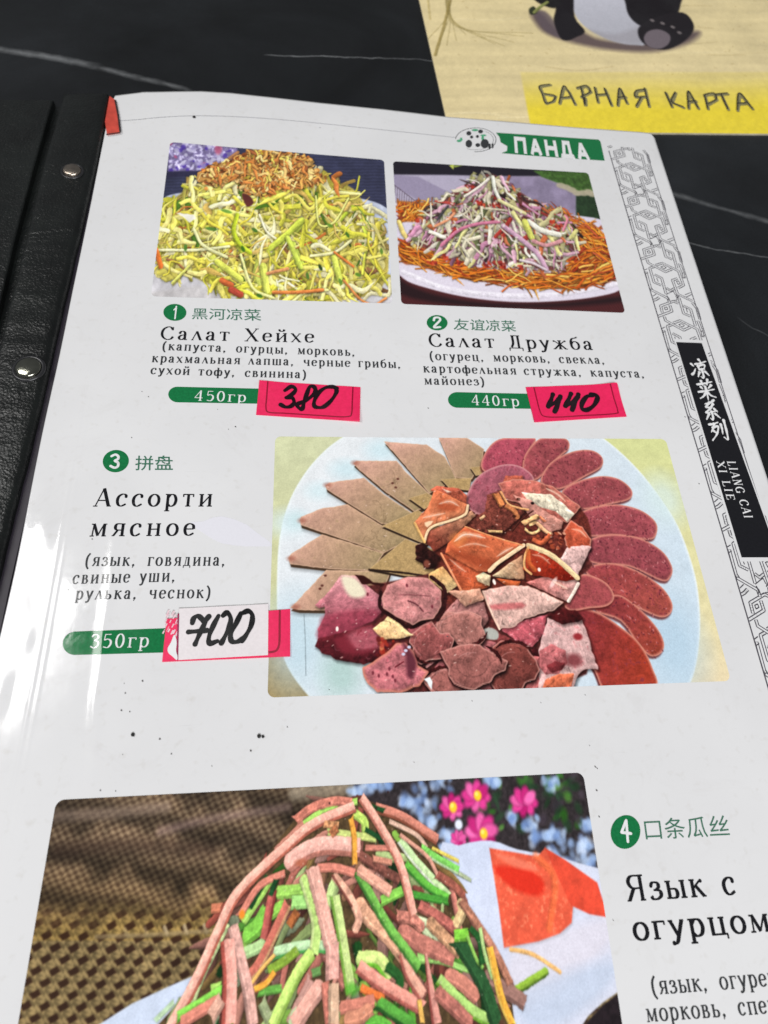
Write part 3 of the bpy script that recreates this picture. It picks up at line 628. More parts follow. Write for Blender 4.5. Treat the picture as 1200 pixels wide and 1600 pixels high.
    # lower lobe and fold
    pc(D((375, 1020), (560, 960), (740, 1010), (850, 985), (862, 1045), (770, 1205), (560, 1110)), (206, 118, 112), sm=0, grad=(0, (224, 178, 170)))
    c.stroke(D((862, 1030), (820, 1110), (770, 1195)), 5, (228, 210, 196), edge=.1)
    pc(D((400, 655), (350, 770), (345, 900), (440, 955), (580, 975), (740, 1010), (850, 990), (800, 900), (700, 850), (560, 760)), (166, 68, 44), grad=(40, (140, 36, 22)), hi=.05)
    c.stroke(D((395, 675), (470, 700), (600, 760), (740, 870), (850, 975)), 8.5, (230, 204, 158), edge=.15); c.stroke(D((395, 690), (362, 770), (360, 880), (420, 940)), 3.5, (226, 176, 120), edge=.1)
    c.stroke(D((390, 730), (400, 830), (450, 900)), 7, (206, 112, 62), edge=0, soft=4, alpha=.7)
    c.blob(D((495, 900))[0], 2.5, 3, (245, 235, 225), .4); c.blob(D((630, 1020))[0], 3, 10, (240, 214, 208), .6, .8, .7)
    # crisp curls on top
    for pts, w, col in [(D((90, 190), (150, 300)), 14, (194, 124, 78)), (D((130, 165), (200, 280), (290, 320), (400, 340)), 5, (222, 160, 110)), (D((180, 300), (260, 350), (290, 420)), 11, (176, 112, 74)), (D((440, 345), (330, 430), (240, 540)), 2.5, (86, 46, 38)),
                        (D((345, 470), (440, 420), (480, 400)), 10, (222, 174, 124)), (D((360, 520), (430, 560), (500, 520), (470, 460), (400, 480)), 6, (226, 182, 130)), (D((470, 460), (540, 530), (600, 570)), 8, (224, 170, 130)), (D((500, 400), (550, 450)), 6, (214, 130, 96)),
                        (D((430, 620), (520, 650), (600, 570)), 9, (190, 98, 66)), (C((820, 770), (860, 740)), 6, (216, 170, 130)), (D((20, 540), (150, 545)), 5, (206, 170, 120))]:
        c.stroke(pts, w * .8, col, edge=.4, light=.3, mid=.2, flat=True, ragged=.35)
    for x, y in [(410, 530), (300, 240), (260, 400)]: c.blob(D((x, y))[0], 3.4, 2.4, (70, 36, 26), .5)
    # left fold of pig ear
    pc(C((395, 520), (450, 488), (640, 508), (705, 570), (700, 640), (500, 580)), (178, 92, 70), mid=.2); pc(C((495, 505), (580, 540), (540, 550)), (230, 190, 170), sm=0, shadow=0)
    pc(C((380, 870), (680, 750), (740, 700), (780, 740), (720, 800), (560, 960), (430, 1045), (345, 960)), (132, 64, 50), grad=(-40, (190, 140, 110)), mid=.2)
    pc(C((430, 510), (510, 545), (718, 650), (690, 735), (480, 810), (380, 850), (345, 968), (258, 800), (380, 660)), (190, 104, 70), sm=2, grad=(70, (204, 136, 100)), mid=.08)
    c.poly(C((500, 590), (640, 640), (600, 700), (460, 680)), (158, 70, 44), sm=3, soft=6, alpha=.6)
    c.stroke(C((716, 652), (690, 730), (560, 785), (430, 825), (375, 870), (345, 960)), 4, (236, 206, 166), edge=.3, light=.05); c.stroke(C((262, 805), (300, 880), (345, 965)), 4, (222, 176, 112), edge=.15)
    c.poly(C((345, 800), (420, 785), (370, 840)), (240, 206, 170), sm=2, soft=1.5)
    # black crust
    pc(C((270, 1000), (330, 975), (400, 1030), (475, 1090), (445, 1180), (350, 1195), (330, 1150), (275, 1110)), (44, 22, 20), sm=2, mid=.4, rough=.8); c.blob(C((365, 1150))[0], 5, 6, (128, 74, 60), .6)
    pc(C((380, 1240), (500, 1170), (560, 1250), (640, 1330), (540, 1400), (380, 1290)), (212, 160, 100), sm=0, grad=(80, (226, 200, 150)))
    pc(A((870, 585), (930, 600), (1100, 690), (1095, 740), (975, 780), (935, 705)), (160, 76, 52), sm=0, grad=(60, (196, 100, 64)))
    c.stroke(A((868, 585), (930, 700), (972, 778)), 3.6, (228, 150, 110), edge=.2)
    pc(A((1030, 690), (1065, 670), (1100, 690), (1095, 735), (1040, 715)), (226, 204, 166), sm=0)
    pc(C((690, 830), (850, 890), (1190, 990), (1060, 1085), (900, 1217), (800, 1215), (520, 1060), (545, 975)), (190, 98, 64), sm=0, grad=(30, (200, 112, 78)), mid=.06, hi=.05)
    c.poly(C((560, 1020), (650, 1100), (820, 1190), (900, 1190), (960, 1130), (700, 1060)), (150, 66, 42), sm=3, soft=8, alpha=.55); c.poly(C((560, 930), (640, 880), (720, 920), (640, 1010)), (224, 140, 84), sm=3, soft=9, alpha=.6)
    c.stroke(C((1190, 992), (1060, 1080), (960, 1150), (900, 1212)), 6, (236, 206, 168), edge=.35, light=.05); c.stroke(C((690, 832), (860, 895), (1000, 940), (1180, 992)), 2, (232, 160, 110), edge=.1)
    for pts, w, al in [(C((600, 960), (700, 900), (860, 930)), 9, .5), (C((640, 1010), (760, 980), (900, 1010)), 5, .35), (C((960, 1090), (1040, 1040), (1100, 1010)), 6, .45), (C((470, 640), (560, 620), (640, 660)), 8, .4), (C((330, 760), (420, 740), (520, 720)), 6, .4), (D((430, 760), (520, 780), (600, 850)), 5, .35), (C((560, 1110), (640, 1180), (700, 1220)), 5, .35), (D((560, 140), (660, 190), (740, 260)), 6, .5), (D((800, 520), (880, 540), (940, 600)), 6, .4), (D((620, 1010), (700, 1050), (760, 1080)), 6, .45), (F((400, 230), (520, 210), (640, 230)), 7, .35)]:
        c.stroke(pts, w, (240, 190, 160), edge=0, soft=5, alpha=al, ragged=.5, taper='leaf'); c.stroke(pts, w * .25, (252, 232, 220), edge=0, soft=1.5, alpha=al * 1.2, ragged=.8, taper='leaf')
    # lower meats
    pc(F((-10, 420), (60, 330), (150, 240), (330, 262), (355, 385), (280, 490), (200, 535), (120, 480)), (160, 112, 108), sm=2, tint=((110, 66, 66), .6), rough=.5)
    pc(E((860, 560), (1040, 500), (1130, 560), (1230, 640), (1210, 730), (1060, 870), (950, 890), (900, 720)), (152, 84, 88), sm=2, tint=((100, 44, 50), .5), mid=.2)
    c.stroke(E((1230, 730), (1100, 820), (1020, 880)), 4, (212, 150, 146), edge=.2)
    pc(F((-10, 880), (-10, 700), (130, 560), (280, 500), (410, 530), (415, 690), (360, 740), (415, 870)), (146, 88, 90), sm=2, tint=((104, 54, 58), .5), mid=.15)
    c.stroke(F((20, 730), (110, 665), (220, 650), (310, 740)), 2, (96, 52, 54), edge=.2); c.stroke(F((360, 560), (350, 620), (400, 700), (370, 800)), 8, (196, 118, 120), edge=.2, mid=.3, alpha=.8)
    pc(F((420, 470), (560, 520), (690, 600), (645, 740), (605, 860), (408, 860), (400, 700)), (104, 50, 50), sm=2, mid=.25, hi=.15); pc(F((640, 620), (705, 625), (700, 840), (600, 845), (650, 740)), (196, 112, 112), sm=3, mid=.2)
    c.poly(F((290, 470), (360, 430), (420, 460), (415, 510), (340, 505)), (176, 176, 168), sm=3, soft=2)
    pc(F((440, 445), (600, 380), (750, 345), (725, 480), (650, 560), (560, 525)), (184, 92, 102), sm=3, tint=((220, 150, 156), .6), rough=.6)
    pc(F((660, 560), (720, 600), (700, 625), (640, 610)), (56, 18, 22), sm=3, shadow=0)
    pc(F((750, 370), (985, 385), (1020, 480), (1055, 590), (1092, 712), (990, 712), (960, 740), (920, 850), (690, 850), (705, 640), (690, 585), (720, 480)), (212, 176, 172), sm=3, tint=((186, 118, 120), .55), rough=.7, mid=.12)
    pc(F((700, 585), (780, 540), (870, 585), (885, 670), (830, 740), (740, 745), (700, 700)), (182, 106, 108), sm=3, shadow=.2); pc(F((745, 690), (800, 655), (870, 670), (850, 715), (780, 735)), (112, 46, 50), sm=3, shadow=0)
    pc(F((710, 850), (740, 780), (830, 740), (930, 740), (910, 850)), (192, 104, 74), sm=2, mid=.3, shadow=.1); c.blob(F((955, 492))[0], 7, 5, (150, 54, 58), .6); c.blob(F((930, 650))[0], 12, 9, (120, 52, 56), .8, .8)
    pc(F((755, 352), (830, 305), (940, 315), (988, 365), (960, 390), (850, 412), (790, 380)), (64, 20, 22), sm=3, mid=.3)
    pc(F((318, 185), (480, 150), (620, 150), (730, 200), (860, 262), (800, 312), (600, 372), (520, 430), (425, 440), (378, 330)), (216, 180, 168), sm=3, rough=.5, tint=((196, 140, 134), .7), rim=(226, 186, 170), rimw=2)
    c.poly(F((370, 280), (580, 262), (585, 302), (400, 312)), (192, 108, 108), sm=2, soft=4, alpha=.9, mid=.2)
    c.stroke(F((318, 190), (380, 340), (430, 442)), 3, (236, 196, 176), edge=.3)
    pc(F((90, 190), (300, 170), (330, 240), (200, 290), (150, 240)), (206, 158, 134), sm=3, rough=.6, tint=((170, 100, 84), .8))
    def slice_(cx, cy, rx, ry, ang, col, crust):
        an = math.radians(ang); q = []
        for t in np.linspace(0, 6.283, 19)[:-1]:
            k = 1 + .12 * math.sin(3 * t + cx) + .06 * math.sin(5 * t + cy) + c.rng.normal(0, .05); x, y = rx * k * math.cos(t), ry * k * math.sin(t); q.append((cx + x * math.cos(an) - y * math.sin(an), cy + x * math.sin(an) + y * math.cos(an)))
        c.poly([(x - 1, y + 3) for x, y in q], (58, 24, 26), sm=2, soft=2, alpha=.9, rough=.4, shadow=.4)
        pc(q, col, sm=2, rim=(214, 158, 146), rimw=2.5, tint=(tuple(np.array(col) * .68), .55))
        for r in (c.rng.uniform(.45, .8),):
            c.stroke([(cx + rx * r * math.cos(t + an), cy + ry * r * math.sin(t + an)) for t in np.linspace(c.rng.uniform(0, 2), c.rng.uniform(2.6, 4), 12)], 1.6, tuple(np.array(col) * .66), edge=0, soft=2, alpha=.55, ragged=.4)
            c.stroke([(cx + rx * (r + .08) * math.cos(t + an), cy + ry * (r + .08) * math.sin(t + an)) for t in np.linspace(c.rng.uniform(2, 4), c.rng.uniform(4.4, 5.4), 10)], 1.2, (222, 170, 164), edge=0, soft=2, alpha=.4, ragged=.4)
        if crust: c.stroke([(cx + rx * 1.0 * math.cos(t), cy + ry * 1.0 * math.sin(t)) for t in np.linspace(crust[0], crust[1], 14)], 5, (60, 24, 24), edge=.2, mid=.4, ragged=.5, taper='leaf')
    slice_(700, 1066, 38, 24, 0, (150, 96, 90), (3.4, 5)); slice_(800, 1044, 38, 42, 5, (122, 66, 60), (4, 5.8)); slice_(722, 982, 40, 28, 20, (164, 112, 104), (.2, 2.2)); slice_(672, 1006, 34, 30, -30, (146, 84, 82), (1.5, 3.3)); slice_(738, 1040, 46, 34, 8, (152, 98, 92), (5.2, 6.2))
    # two large brown joints at the left
    pc(E((65, 355), (170, 260), (290, 102), (420, 110), (520, 200), (640, 290), (645, 400), (560, 490), (300, 600), (95, 650), (92, 560), (160, 430), (150, 375), (105, 385)), (200, 146, 150), sm=0, rough=.5, grad=(90, (150, 70, 84)), mid=.12)
    c.poly(E((150, 450), (400, 398), (625, 420), (480, 545), (280, 625), (90, 640), (110, 520)), (146, 62, 78), sm=3, soft=8, alpha=.75, mid=.2)
    c.poly(E((298, 110), (410, 130), (500, 240), (470, 290), (370, 285), (310, 200)), (226, 216, 190), sm=3, soft=6)
    pc(E((72, 712), (95, 640), (300, 590), (560, 520), (640, 640), (730, 700), (640, 810), (480, 862), (250, 822), (130, 760)), (82, 28, 36), sm=0, rough=.7, mid=.3)
    c.poly(E((330, 620), (540, 545), (650, 640), (600, 720), (420, 740)), (170, 92, 102), sm=3, soft=8, mid=.2, tint=((120, 50, 60), .5)); c.poly(E((230, 650), (340, 620), (420, 740), (560, 740), (480, 780), (300, 760)), (130, 48, 60), sm=3, soft=7, alpha=.8)
    c.poly(E((405, 98), (480, 105), (560, 160), (660, 180), (640, 198), (540, 180), (470, 180)), (56, 24, 22), sm=2, soft=1.5, rough=.4)
    pc(E((560, 560), (690, 450), (760, 490), (850, 570), (905, 612), (800, 640), (640, 650)), (212, 172, 124), sm=0, rough=.7, grad=(-20, (228, 200, 150)))
    for _ in range(26): c.blob(E((c.rng.uniform(600, 780), c.rng.uniform(640, 790)))[0], c.rng.uniform(2, 5), c.rng.uniform(1.5, 3.5), pick(c.rng, [((166, 60, 46), 3), ((96, 30, 28), 2), ((206, 130, 90), 1)]), .6, .85, c.rng.uniform(0, 3))
    c.stroke(E((630, 250), (625, 380), (760, 480), (880, 545), (1000, 500)), 5, (48, 22, 22), edge=.2, mid=.3)
    pc(E((635, 300), (680, 185), (860, 112), (1030, 125), (1140, 230), (1145, 370), (1080, 470), (960, 495), (900, 525), (760, 455), (650, 385)), (192, 132, 130), sm=4, rim=(206, 152, 140), rimw=3, tint=((160, 94, 98), .8))
    c.stroke(E((1060, 120), (1170, 220), (1165, 380), (1110, 480)), 6, (54, 26, 26), edge=.2, mid=.3); c.stroke(E((860, 320), (930, 350), (990, 410)), 2.2, (110, 60, 66), edge=.1); c.stroke(E((780, 270), (900, 270), (1040, 280)), 1.4, (140, 84, 88), edge=.1)
    pc(E((470, 890), (560, 840), (680, 760), (760, 680), (840, 680), (910, 760), (945, 870), (1035, 925), (960, 1045), (800, 1105), (600, 1098), (520, 1030), (480, 960)), (194, 118, 124), sm=3, rim=(206, 134, 112), rimw=5, tint=((160, 80, 90), .8))
    c.poly(E((810, 670), (880, 740), (935, 850), (900, 970), (850, 960), (840, 800)), (92, 44, 56), sm=3, soft=6, alpha=.9)
    for x, y in [(840, 745), (820, 775), (868, 715)]: c.blob(E((x, y))[0], 2.6, 2, (206, 206, 226), .5)
    for x, y in [(560, 935), (680, 945), (730, 965), (610, 960), (750, 1000), (700, 900), (1065, 370), (850, 190), (515, 265)]: c.blob(E((x, y))[0], 1.8, 2.6, (120, 56, 66), .6)
    c.stroke(E((750, 885), (820, 840)), 1.8, (110, 40, 50), edge=.1); c.poly(E((1000, 985), (1040, 970), (1070, 1010), (1060, 1080), (1020, 1010)), (232, 240, 240), soft=1.2, rough=.5)
    for _ in range(150):   # moist glints
        p = np.array(A((c.rng.uniform(300, 1480), c.rng.uniform(250, 1180)))[0]); t = c.T([p])[0]; col = c.a[min(c.H - 1, max(0, int(t[1]))), min(c.W - 1, max(0, int(t[0])))]
        if col[0] > col[2] * 1.25: c.blob(p, c.rng.uniform(.8, 2.4), c.rng.uniform(.4, .9), (244, 214, 200), .7, .6, c.rng.uniform(-.8, .4))
    for p in [F((398, 130))[0], D((70, 1010))[0], E((255, 560))[0]]: c.blob(p, 2, 3.4, (250, 236, 226), .4)
    c.stroke([(475, 960), (477, 1000), (478, 1056)], .9, (96, 106, 110), edge=0, alpha=.7)
    c.a = np.clip((c.a - .5) * 1.10 + .49, 0, 1); c.blur(1, .7 * np.ones((c.H, c.W))); c.grain(.04)
    return c

def paint_tongue_salad():
    """strips of pink tongue and green cucumber heaped on a white plate, wicker and flowers behind"""
    # the picture runs past the lower frame edge; its outline is a parallelogram on the page
    c = Print(QUAD4, 1500, 1000, 14)
    H = Z(30, 1200, 2.553); I = Z(450, 1200, 2.4); J = Z(50, 1350, 3.4286); K = Z(330, 1350, 4.444); L = Z(560, 1350, 4.0)
    X, Y = c.gridxy(); n1 = value_noise(c.rng, c.H, c.W, 70, 3); n2 = value_noise(c.rng, c.H, c.W, 12, 2)
    # wicker: fine and blurred at the top, coarse and crisp towards the bottom
    w1 = .5 + .5 * np.sin((X * .42 + Y * .20 + n2 * 1.1)) * np.sin(Y * .44 - X * .12 + n2)
    top = _norm((122, 104, 82)) * (1 - w1[..., None] * .85) + _norm((50, 36, 28)) * w1[..., None] * .85
    top = top * (1 + .42 * np.sin(Y * .085 - X * .018 + n1 * 2.4) * .7 + .22 * n1)[..., None]
    dy = (Y - 1452 + (X - 60) * -.028); row = np.floor(dy / 18.5); ph = (X + row * 15.0 - dy * .25 * 0) / 29.0
    u = ph - np.floor(ph) - .5; v = dy / 18.5 - row - .5
    dd = np.abs(u + v * .35) * 2.7 + np.abs(v) * 1.9 + .12 * n2; hole = np.clip((1.02 - dd) * 4, 0, 1)[..., None]
    strand = _norm((124, 106, 72)) * (1 + .22 * np.sin(u * 9 - v * 7) + .12 * n2)[..., None]
    low = strand * (1 - hole) + _norm((54, 36, 26)) * hole
    t = np.clip((Y - 1408 + n1 * 26) / 46, 0, 1)[..., None]; c.a[:] = top * (1 - t) + low * t
    c.a *= np.where(Y[..., None] > 1425, 1, .92)
    olive = np.clip((Y - 1330) / 110, 0, 1) * (Y < 1470); c.a = c.a * (1 - olive[..., None] * .35) + c.a * olive[..., None] * .35 * np.array([1.15, 1.05, .65])
    for k in range(9): c.stroke([(195 + k * 31, 1452 - k * 1.5), (199 + k * 31, 1462 - k * 1.5)], 7, (176, 158, 124), edge=.1, soft=3, alpha=.8 if k > 1 else .3)
    c.stroke([(150, 1464), (240, 1461), (340, 1454)], 7, (138, 120, 88), edge=.1, soft=4, alpha=.7)
    c.stroke([(80, 1276), (160, 1272), (260, 1262)], 20, (146, 126, 112), edge=0, soft=14, alpha=.5); c.stroke([(250, 1300), (330, 1280), (450, 1262)], 16, (140, 116, 112), edge=0, soft=14, alpha=.45)
    c.stroke([(90, 1330), (200, 1320), (330, 1330)], 24, (58, 44, 36), edge=0, soft=18, alpha=.5); c.stroke([(300, 1230), (400, 1224), (500, 1220)], 16, (70, 54, 48), edge=0, soft=12, alpha=.5)
    c.stroke([(460, 1240), (600, 1225)], 26, (150, 138, 120), edge=0, soft=16, alpha=.7)
    c.blur(1); c.a *= (1 + .14 * n1)[..., None]
    # flowers
    c.poly(I((240, 40), (1110, 0), (1160, 400), (1000, 360), (560, 320), (420, 200), (260, 110)), (50, 44, 46), soft=6, mid=.35)
    for _ in range(60):
        p = I((c.rng.uniform(700, 1120), c.rng.uniform(20, 230)))[0]; c.blob(p, c.rng.uniform(6, 16), c.rng.uniform(4, 10), pick(c.rng, [((56, 118, 40), 3), ((34, 62, 38), 4), ((66, 56, 66), 3), ((90, 150, 60), 1.2)]), 1.0, .7, c.rng.uniform(0, 3))
    blue = [((146, 172, 212), 4), ((178, 200, 230), 3), ((112, 140, 190), 3), ((200, 214, 236), 1.4)]
    for x, y, r in [(310, 70, 16), (360, 60, 14), (270, 90, 12), (510, 105, 22), (500, 160, 24), (540, 200, 16), (590, 250, 16), (600, 285, 14), (560, 60, 20), (440, 130, 12), (750, 40, 12), (905, 210, 22), (930, 260, 20), (985, 250, 14), (1020, 260, 24), (1000, 310, 22), (1090, 320, 24), (1120, 280, 14), (1125, 220, 14), (995, 62, 18), (840, 185, 10), (780, 55, 9), (1130, 350, 18)]:
        for _ in range(12):
            p = I((x + c.rng.normal(0, r), y + c.rng.normal(0, r * .8)))[0]; c.blob(p, c.rng.uniform(5, 11), c.rng.uniform(4, 9), pick(c.rng, blue), 1.1, .6, c.rng.uniform(0, 3))
    for x, y, r, yc in [(615, 145, 40, (619, 147)), (705, 105, 48, (711, 103)), (725, 235, 54, (734, 246)), (885, 125, 46, None), (640, 265, 26, None)]:
        npet = 8; a0 = c.rng.uniform(0, 1)
        for k in range(npet):
            an = a0 + k / npet * 6.283; p = (x + math.cos(an) * r * .58, y + math.sin(an) * r * .52); pc_ = pick(c.rng, [((216, 56, 138), 4), ((232, 98, 166), 3), ((188, 34, 112), 2)])
            c.blob(I(p)[0], r * .38, r * .24, tuple(np.array(pc_) * .7), .6, .7, an); c.blob(I(p)[0], r * .34, r * .20, pc_, .6, .95, an)
        if yc: c.blob(I(yc)[0], 9, 9.5, (238, 200, 50), .6); c.blob(I((yc[0] - 4, yc[1] - 6))[0], 4, 4, (250, 226, 110), .7)
    c.blob(I((640, 212))[0], 9, 9, (222, 226, 240), .6)
    # plate
    c.poly([*H((705, 825), (600, 870), (450, 940), (300, 1035), (560, 1200)), *I((0, 1000), (200, 800))], (196, 206, 224), sm=0, soft=2, lo=.05)
    c.poly(I((560, 340), (640, 290), (760, 272), (860, 305), (1000, 330), (1120, 365), (1200, 385), (1260, 420), (1300, 760), (1180, 880), (1100, 970), (1020, 1200), (700, 1300), (560, 1000)), (200, 208, 228), sm=3, soft=2.5, grad=(60, (206, 206, 218)), lo=.05)
    c.poly(I((830, 700), (1180, 560), (1230, 640), (900, 900)), (214, 206, 214), sm=3, soft=22, alpha=.6); c.poly(I((860, 840), (1200, 720), (1210, 820), (1000, 980), (880, 960)), (176, 190, 210), sm=3, soft=24, alpha=.6)
    c.poly(I((1110, 965), (1180, 890), (1300, 800), (1400, 1400), (1000, 1400), (1040, 1100)), (34, 26, 30), sm=0, soft=3, mid=.3)
    # red melon
    c.poly(I((755, 300), (860, 318), (935, 332), (965, 298), (1010, 370), (1072, 480), (1064, 580), (1020, 620), (940, 650), (810, 674), (790, 520)), (222, 92, 66), sm=0, soft=3, mid=.08, lo=.1, tint=((232, 128, 96), .5), shadow=.15)
    c.poly(I((770, 370), (900, 380), (960, 430), (940, 480), (840, 450)), (214, 44, 28), sm=3, soft=9, alpha=.85); c.poly(I((775, 320), (880, 345), (940, 385), (850, 372)), (236, 130, 104), sm=3, soft=7, alpha=.7)
    c.poly(I((962, 298), (1040, 345), (1160, 430), (1200, 560), (1130, 548), (1060, 515)), (216, 76, 54), sm=0, soft=3, mid=.08, lo=.1); c.stroke(I((930, 330), (1000, 420), (980, 600)), 14, (232, 112, 66), edge=0, soft=9, alpha=.7)
    c.stroke(I((835, 680), (920, 700), (1020, 765)), 7, (226, 176, 110), edge=.05, soft=3); c.stroke(I((820, 850), (880, 820), (965, 765)), 14, (134, 168, 58), edge=.15, soft=2, light=.2, side=(96, 128, 42))
    # the heap: a dark ground, filler strips, then the strips one can follow
    heapr = [*H((720, 790), (640, 930), (520, 1060), (400, 1260)), *I((0, 1500), (900, 1500), (850, 960), (830, 790), (750, 640), (680, 560), (640, 450), (560, 290), (430, 170), (270, 110), (130, 120), (20, 200)), *H((1000, 330), (860, 480))]
    c.poly(heapr, (84, 66, 44), sm=0, soft=2, mid=.35)
    pink = [((206, 140, 122), 6), ((190, 118, 104), 4), ((214, 160, 146), 4), ((156, 86, 74), 3)]; green = [((150, 196, 88), 4), ((190, 212, 140), 4), ((90, 156, 56), 3), ((32, 74, 34), 2), ((206, 220, 176), 2)]
    cx, cy = 575, 1240
    fan = lambda x, y, r: math.atan2(y - cy, (x - cx) * 1.1) + r.normal(0, .42)
    heap(c, heapr, 190, pink + green + [((120, 80, 56), 3), ((176, 140, 84), 1.5)], (40, 100), (11, 27), fan, (.45, .75), .06, .4)
    heap(c, heapr, 90, pink + [((170, 120, 90), 3)] + green, (40, 90), (11, 22), fan, (.75, .98), .06, .4)
    P_, P2, P3, G1, G2, G3, DG, OR = (224, 168, 150), (230, 186, 170), (200, 130, 112), (162, 204, 100), (204, 222, 158), (98, 172, 66), (30, 72, 38), (224, 156, 60)
    S = lambda pts, w, col, **k: c.stroke(pts, w * 1.08, col, **dict(dict(edge=.34, light=.14, moist=.22, fib=.09, mid=.10, hi=.07, flat=True, soft=1.3, ragged=.10), **k))
    S(I((60, 210), (150, 150), (260, 125)), 12, G1); S(I((250, 170), (285, 200), (290, 235)), 16, (176, 204, 100)); S(I((150, 240), (230, 250), (330, 265)), 12, (190, 200, 120)); S(I((290, 230), (340, 260), (380, 285)), 8, DG)
    S(I((330, 150), (420, 180), (500, 230), (560, 270)), 18, (196, 126, 108), side=(150, 86, 66)); S(I((380, 200), (480, 250), (520, 300)), 8, (206, 170, 150))
    S(I((30, 195), (90, 150), (170, 125), (240, 130)), 16, (200, 124, 106), mid=.25); S(I((300, 140), (360, 160)), 8, DG)
    S(H((630, 1180), (700, 900), (830, 620)), 13, G2); S(H((890, 610), (950, 520), (1000, 440)), 18, G1); S(H((920, 560), (990, 430)), 9, DG); S(H((930, 660), (985, 600), (1060, 540)), 18, (142, 196, 84))
    S(I((420, 270), (480, 350), (600, 480)), 15, (186, 212, 156), side=(230, 236, 214)); S(I((500, 300), (560, 340), (640, 385)), 14, (120, 190, 90), side=(200, 226, 180)); S(I((440, 360), (520, 440), (600, 490)), 14, G3, side=(60, 130, 50)); S(I((420, 250), (520, 330), (560, 400)), 7, (206, 150, 130)); S(I((540, 300), (640, 350)), 6, (210, 190, 90))
    S(I((560, 400), (620, 440), (660, 480)), 14, (150, 88, 74), mid=.2); S(I((450, 470), (540, 490), (600, 500)), 12, (70, 140, 54)); S(I((540, 520), (575, 545), (580, 515)), 6, (170, 190, 130), flat=False)
    S(K((460, 200), (560, 190), (640, 180)), 20, (150, 196, 92)); S(K((560, 270), (700, 260)), 20, (156, 206, 120)); S(K((250, 500), (320, 440), (380, 340)), 26, (126, 190, 76)); S(K((230, 620), (300, 590), (360, 560)), 18, (170, 200, 140))
    S(K((440, 620), (560, 590), (700, 570), (800, 580)), 18, (176, 206, 160), side=(90, 170, 90)); S(K((400, 740), (500, 680), (600, 600)), 14, (130, 160, 60)); S(K((330, 890), (490, 865)), 12, (100, 160, 70)); S(K((700, 760), (760, 740)), 12, (100, 140, 80)); S(K((350, 960), (400, 1080)), 16, (150, 160, 120))
    S(L((370, 590), (500, 600), (700, 670)), 15, (150, 196, 108), taper=(1, .5)); S(L((260, 410), (400, 500), (600, 590)), 26, (186, 118, 104), mid=.15); S(L((380, 260), (500, 330), (610, 410)), 18, (170, 98, 88), mid=.2); S(L((440, 360), (520, 440), (640, 560)), 20, (190, 144, 110), mid=.3); S(L((250, 330), (330, 340), (400, 400)), 18, (196, 126, 110), mid=.3); S(L((610, 380), (650, 300), (640, 240)), 18, (206, 176, 130), mid=.2)
    S(L((640, 230), (760, 400), (860, 560), (950, 750)), 14, (170, 116, 94), mid=.2); S(L((560, 700), (640, 740), (740, 830)), 24, P3); S(L((500, 720), (620, 840), (740, 940), (850, 990)), 18, (160, 194, 110), side=(120, 170, 60)); S(L((620, 480), (720, 640), (800, 800), (860, 990)), 25, (44, 84, 48)); S(L((600, 450), (690, 440)), 18, (130, 200, 70)); S(L((680, 450), (740, 600), (780, 650)), 6, (140, 190, 90)); S(L((700, 400), (760, 480), (780, 620)), 16, (36, 84, 40), taper=(.6, 1)); S(L((760, 400), (790, 560), (840, 720)), 7, (170, 200, 130)); S(L((820, 520), (860, 700), (900, 860), (960, 1000)), 14, (222, 166, 66), side=(236, 196, 96))
    S(L((0, 600), (120, 600), (190, 690)), 24, (196, 214, 130), side=(120, 196, 60)); S(L((180, 640), (250, 700), (260, 760)), 16, (40, 86, 40)); S(K((1040, 860), (1120, 900), (1200, 930)), 12, (222, 116, 60)); S(L((0, 640), (160, 760), (400, 900)), 21, (220, 149, 133), side=(184, 104, 92)); S(L((50, 990), (130, 980), (200, 1020)), 14, G3); S(L((130, 870), (230, 940), (340, 1010)), 20, (84, 150, 62), side=(44, 92, 40)); S(K((900, 1000), (1010, 980), (1130, 950)), 18, (196, 124, 106)); S(K((940, 1080), (1030, 1060), (1100, 1010)), 20, (200, 136, 110))
    S(L((0, 240), (60, 330), (200, 470), (290, 590)), 24, (218, 164, 133), mid=.2); S(L((280, 560), (320, 690), (400, 820)), 20, (214, 158, 137), side=(176, 100, 88)); S(I((170, 400), (230, 480), (265, 560), (250, 610)), 14, (218, 164, 140), mid=.2); S(I((165, 400), (240, 520)), 4, (120, 70, 60))
    S(I((175, 480), (200, 620), (235, 840)), 19, (186, 204, 132), side=(136, 182, 78)); c.blob(I((240, 830))[0], 13, 10, (70, 160, 40), .8, .7)
    S(I((260, 390), (310, 480), (380, 600), (440, 680), (490, 750)), 17, (112, 172, 78), side=(76, 134, 58)); S(I((350, 500), (430, 460)), 16, (134, 196, 84))
    S(I((265, 380), (320, 420), (385, 465)), 18, (220, 162, 140)); S(I((260, 320), (350, 380), (420, 420)), 16, (120, 74, 64), mid=.3); S(I((290, 300), (380, 300)), 10, (190, 120, 104)); S(I((320, 340), (390, 355)), 10, (196, 134, 112)); S(I((110, 375), (180, 375), (250, 395)), 14, (208, 130, 112))
    S(I((0, 360), (70, 310), (150, 290), (270, 300)), 30, (222, 169, 155), side=(196, 128, 112)); c.blob(I((50, 355))[0], 14, 6, (180, 100, 72), .8, .7)
    S([*H((590, 1060), (700, 860), (800, 640), (880, 490)), *I((0, 290), (100, 210), (250, 145))], 19, (226, 169, 151), side=(196, 112, 92)); S(H((880, 590), (960, 470), (1060, 420)), 12, (208, 130, 112))
    S(I((135, 210), (190, 215)), 12, (190, 136, 96), mid=.4); S(I((160, 250), (185, 225)), 14, (176, 112, 76), mid=.4); S(I((235, 190), (248, 260), (250, 360)), 11, (222, 156, 66)); S(I((275, 110), (340, 210), (420, 360), (470, 550)), 17, (224, 164, 146), side=(196, 120, 102))
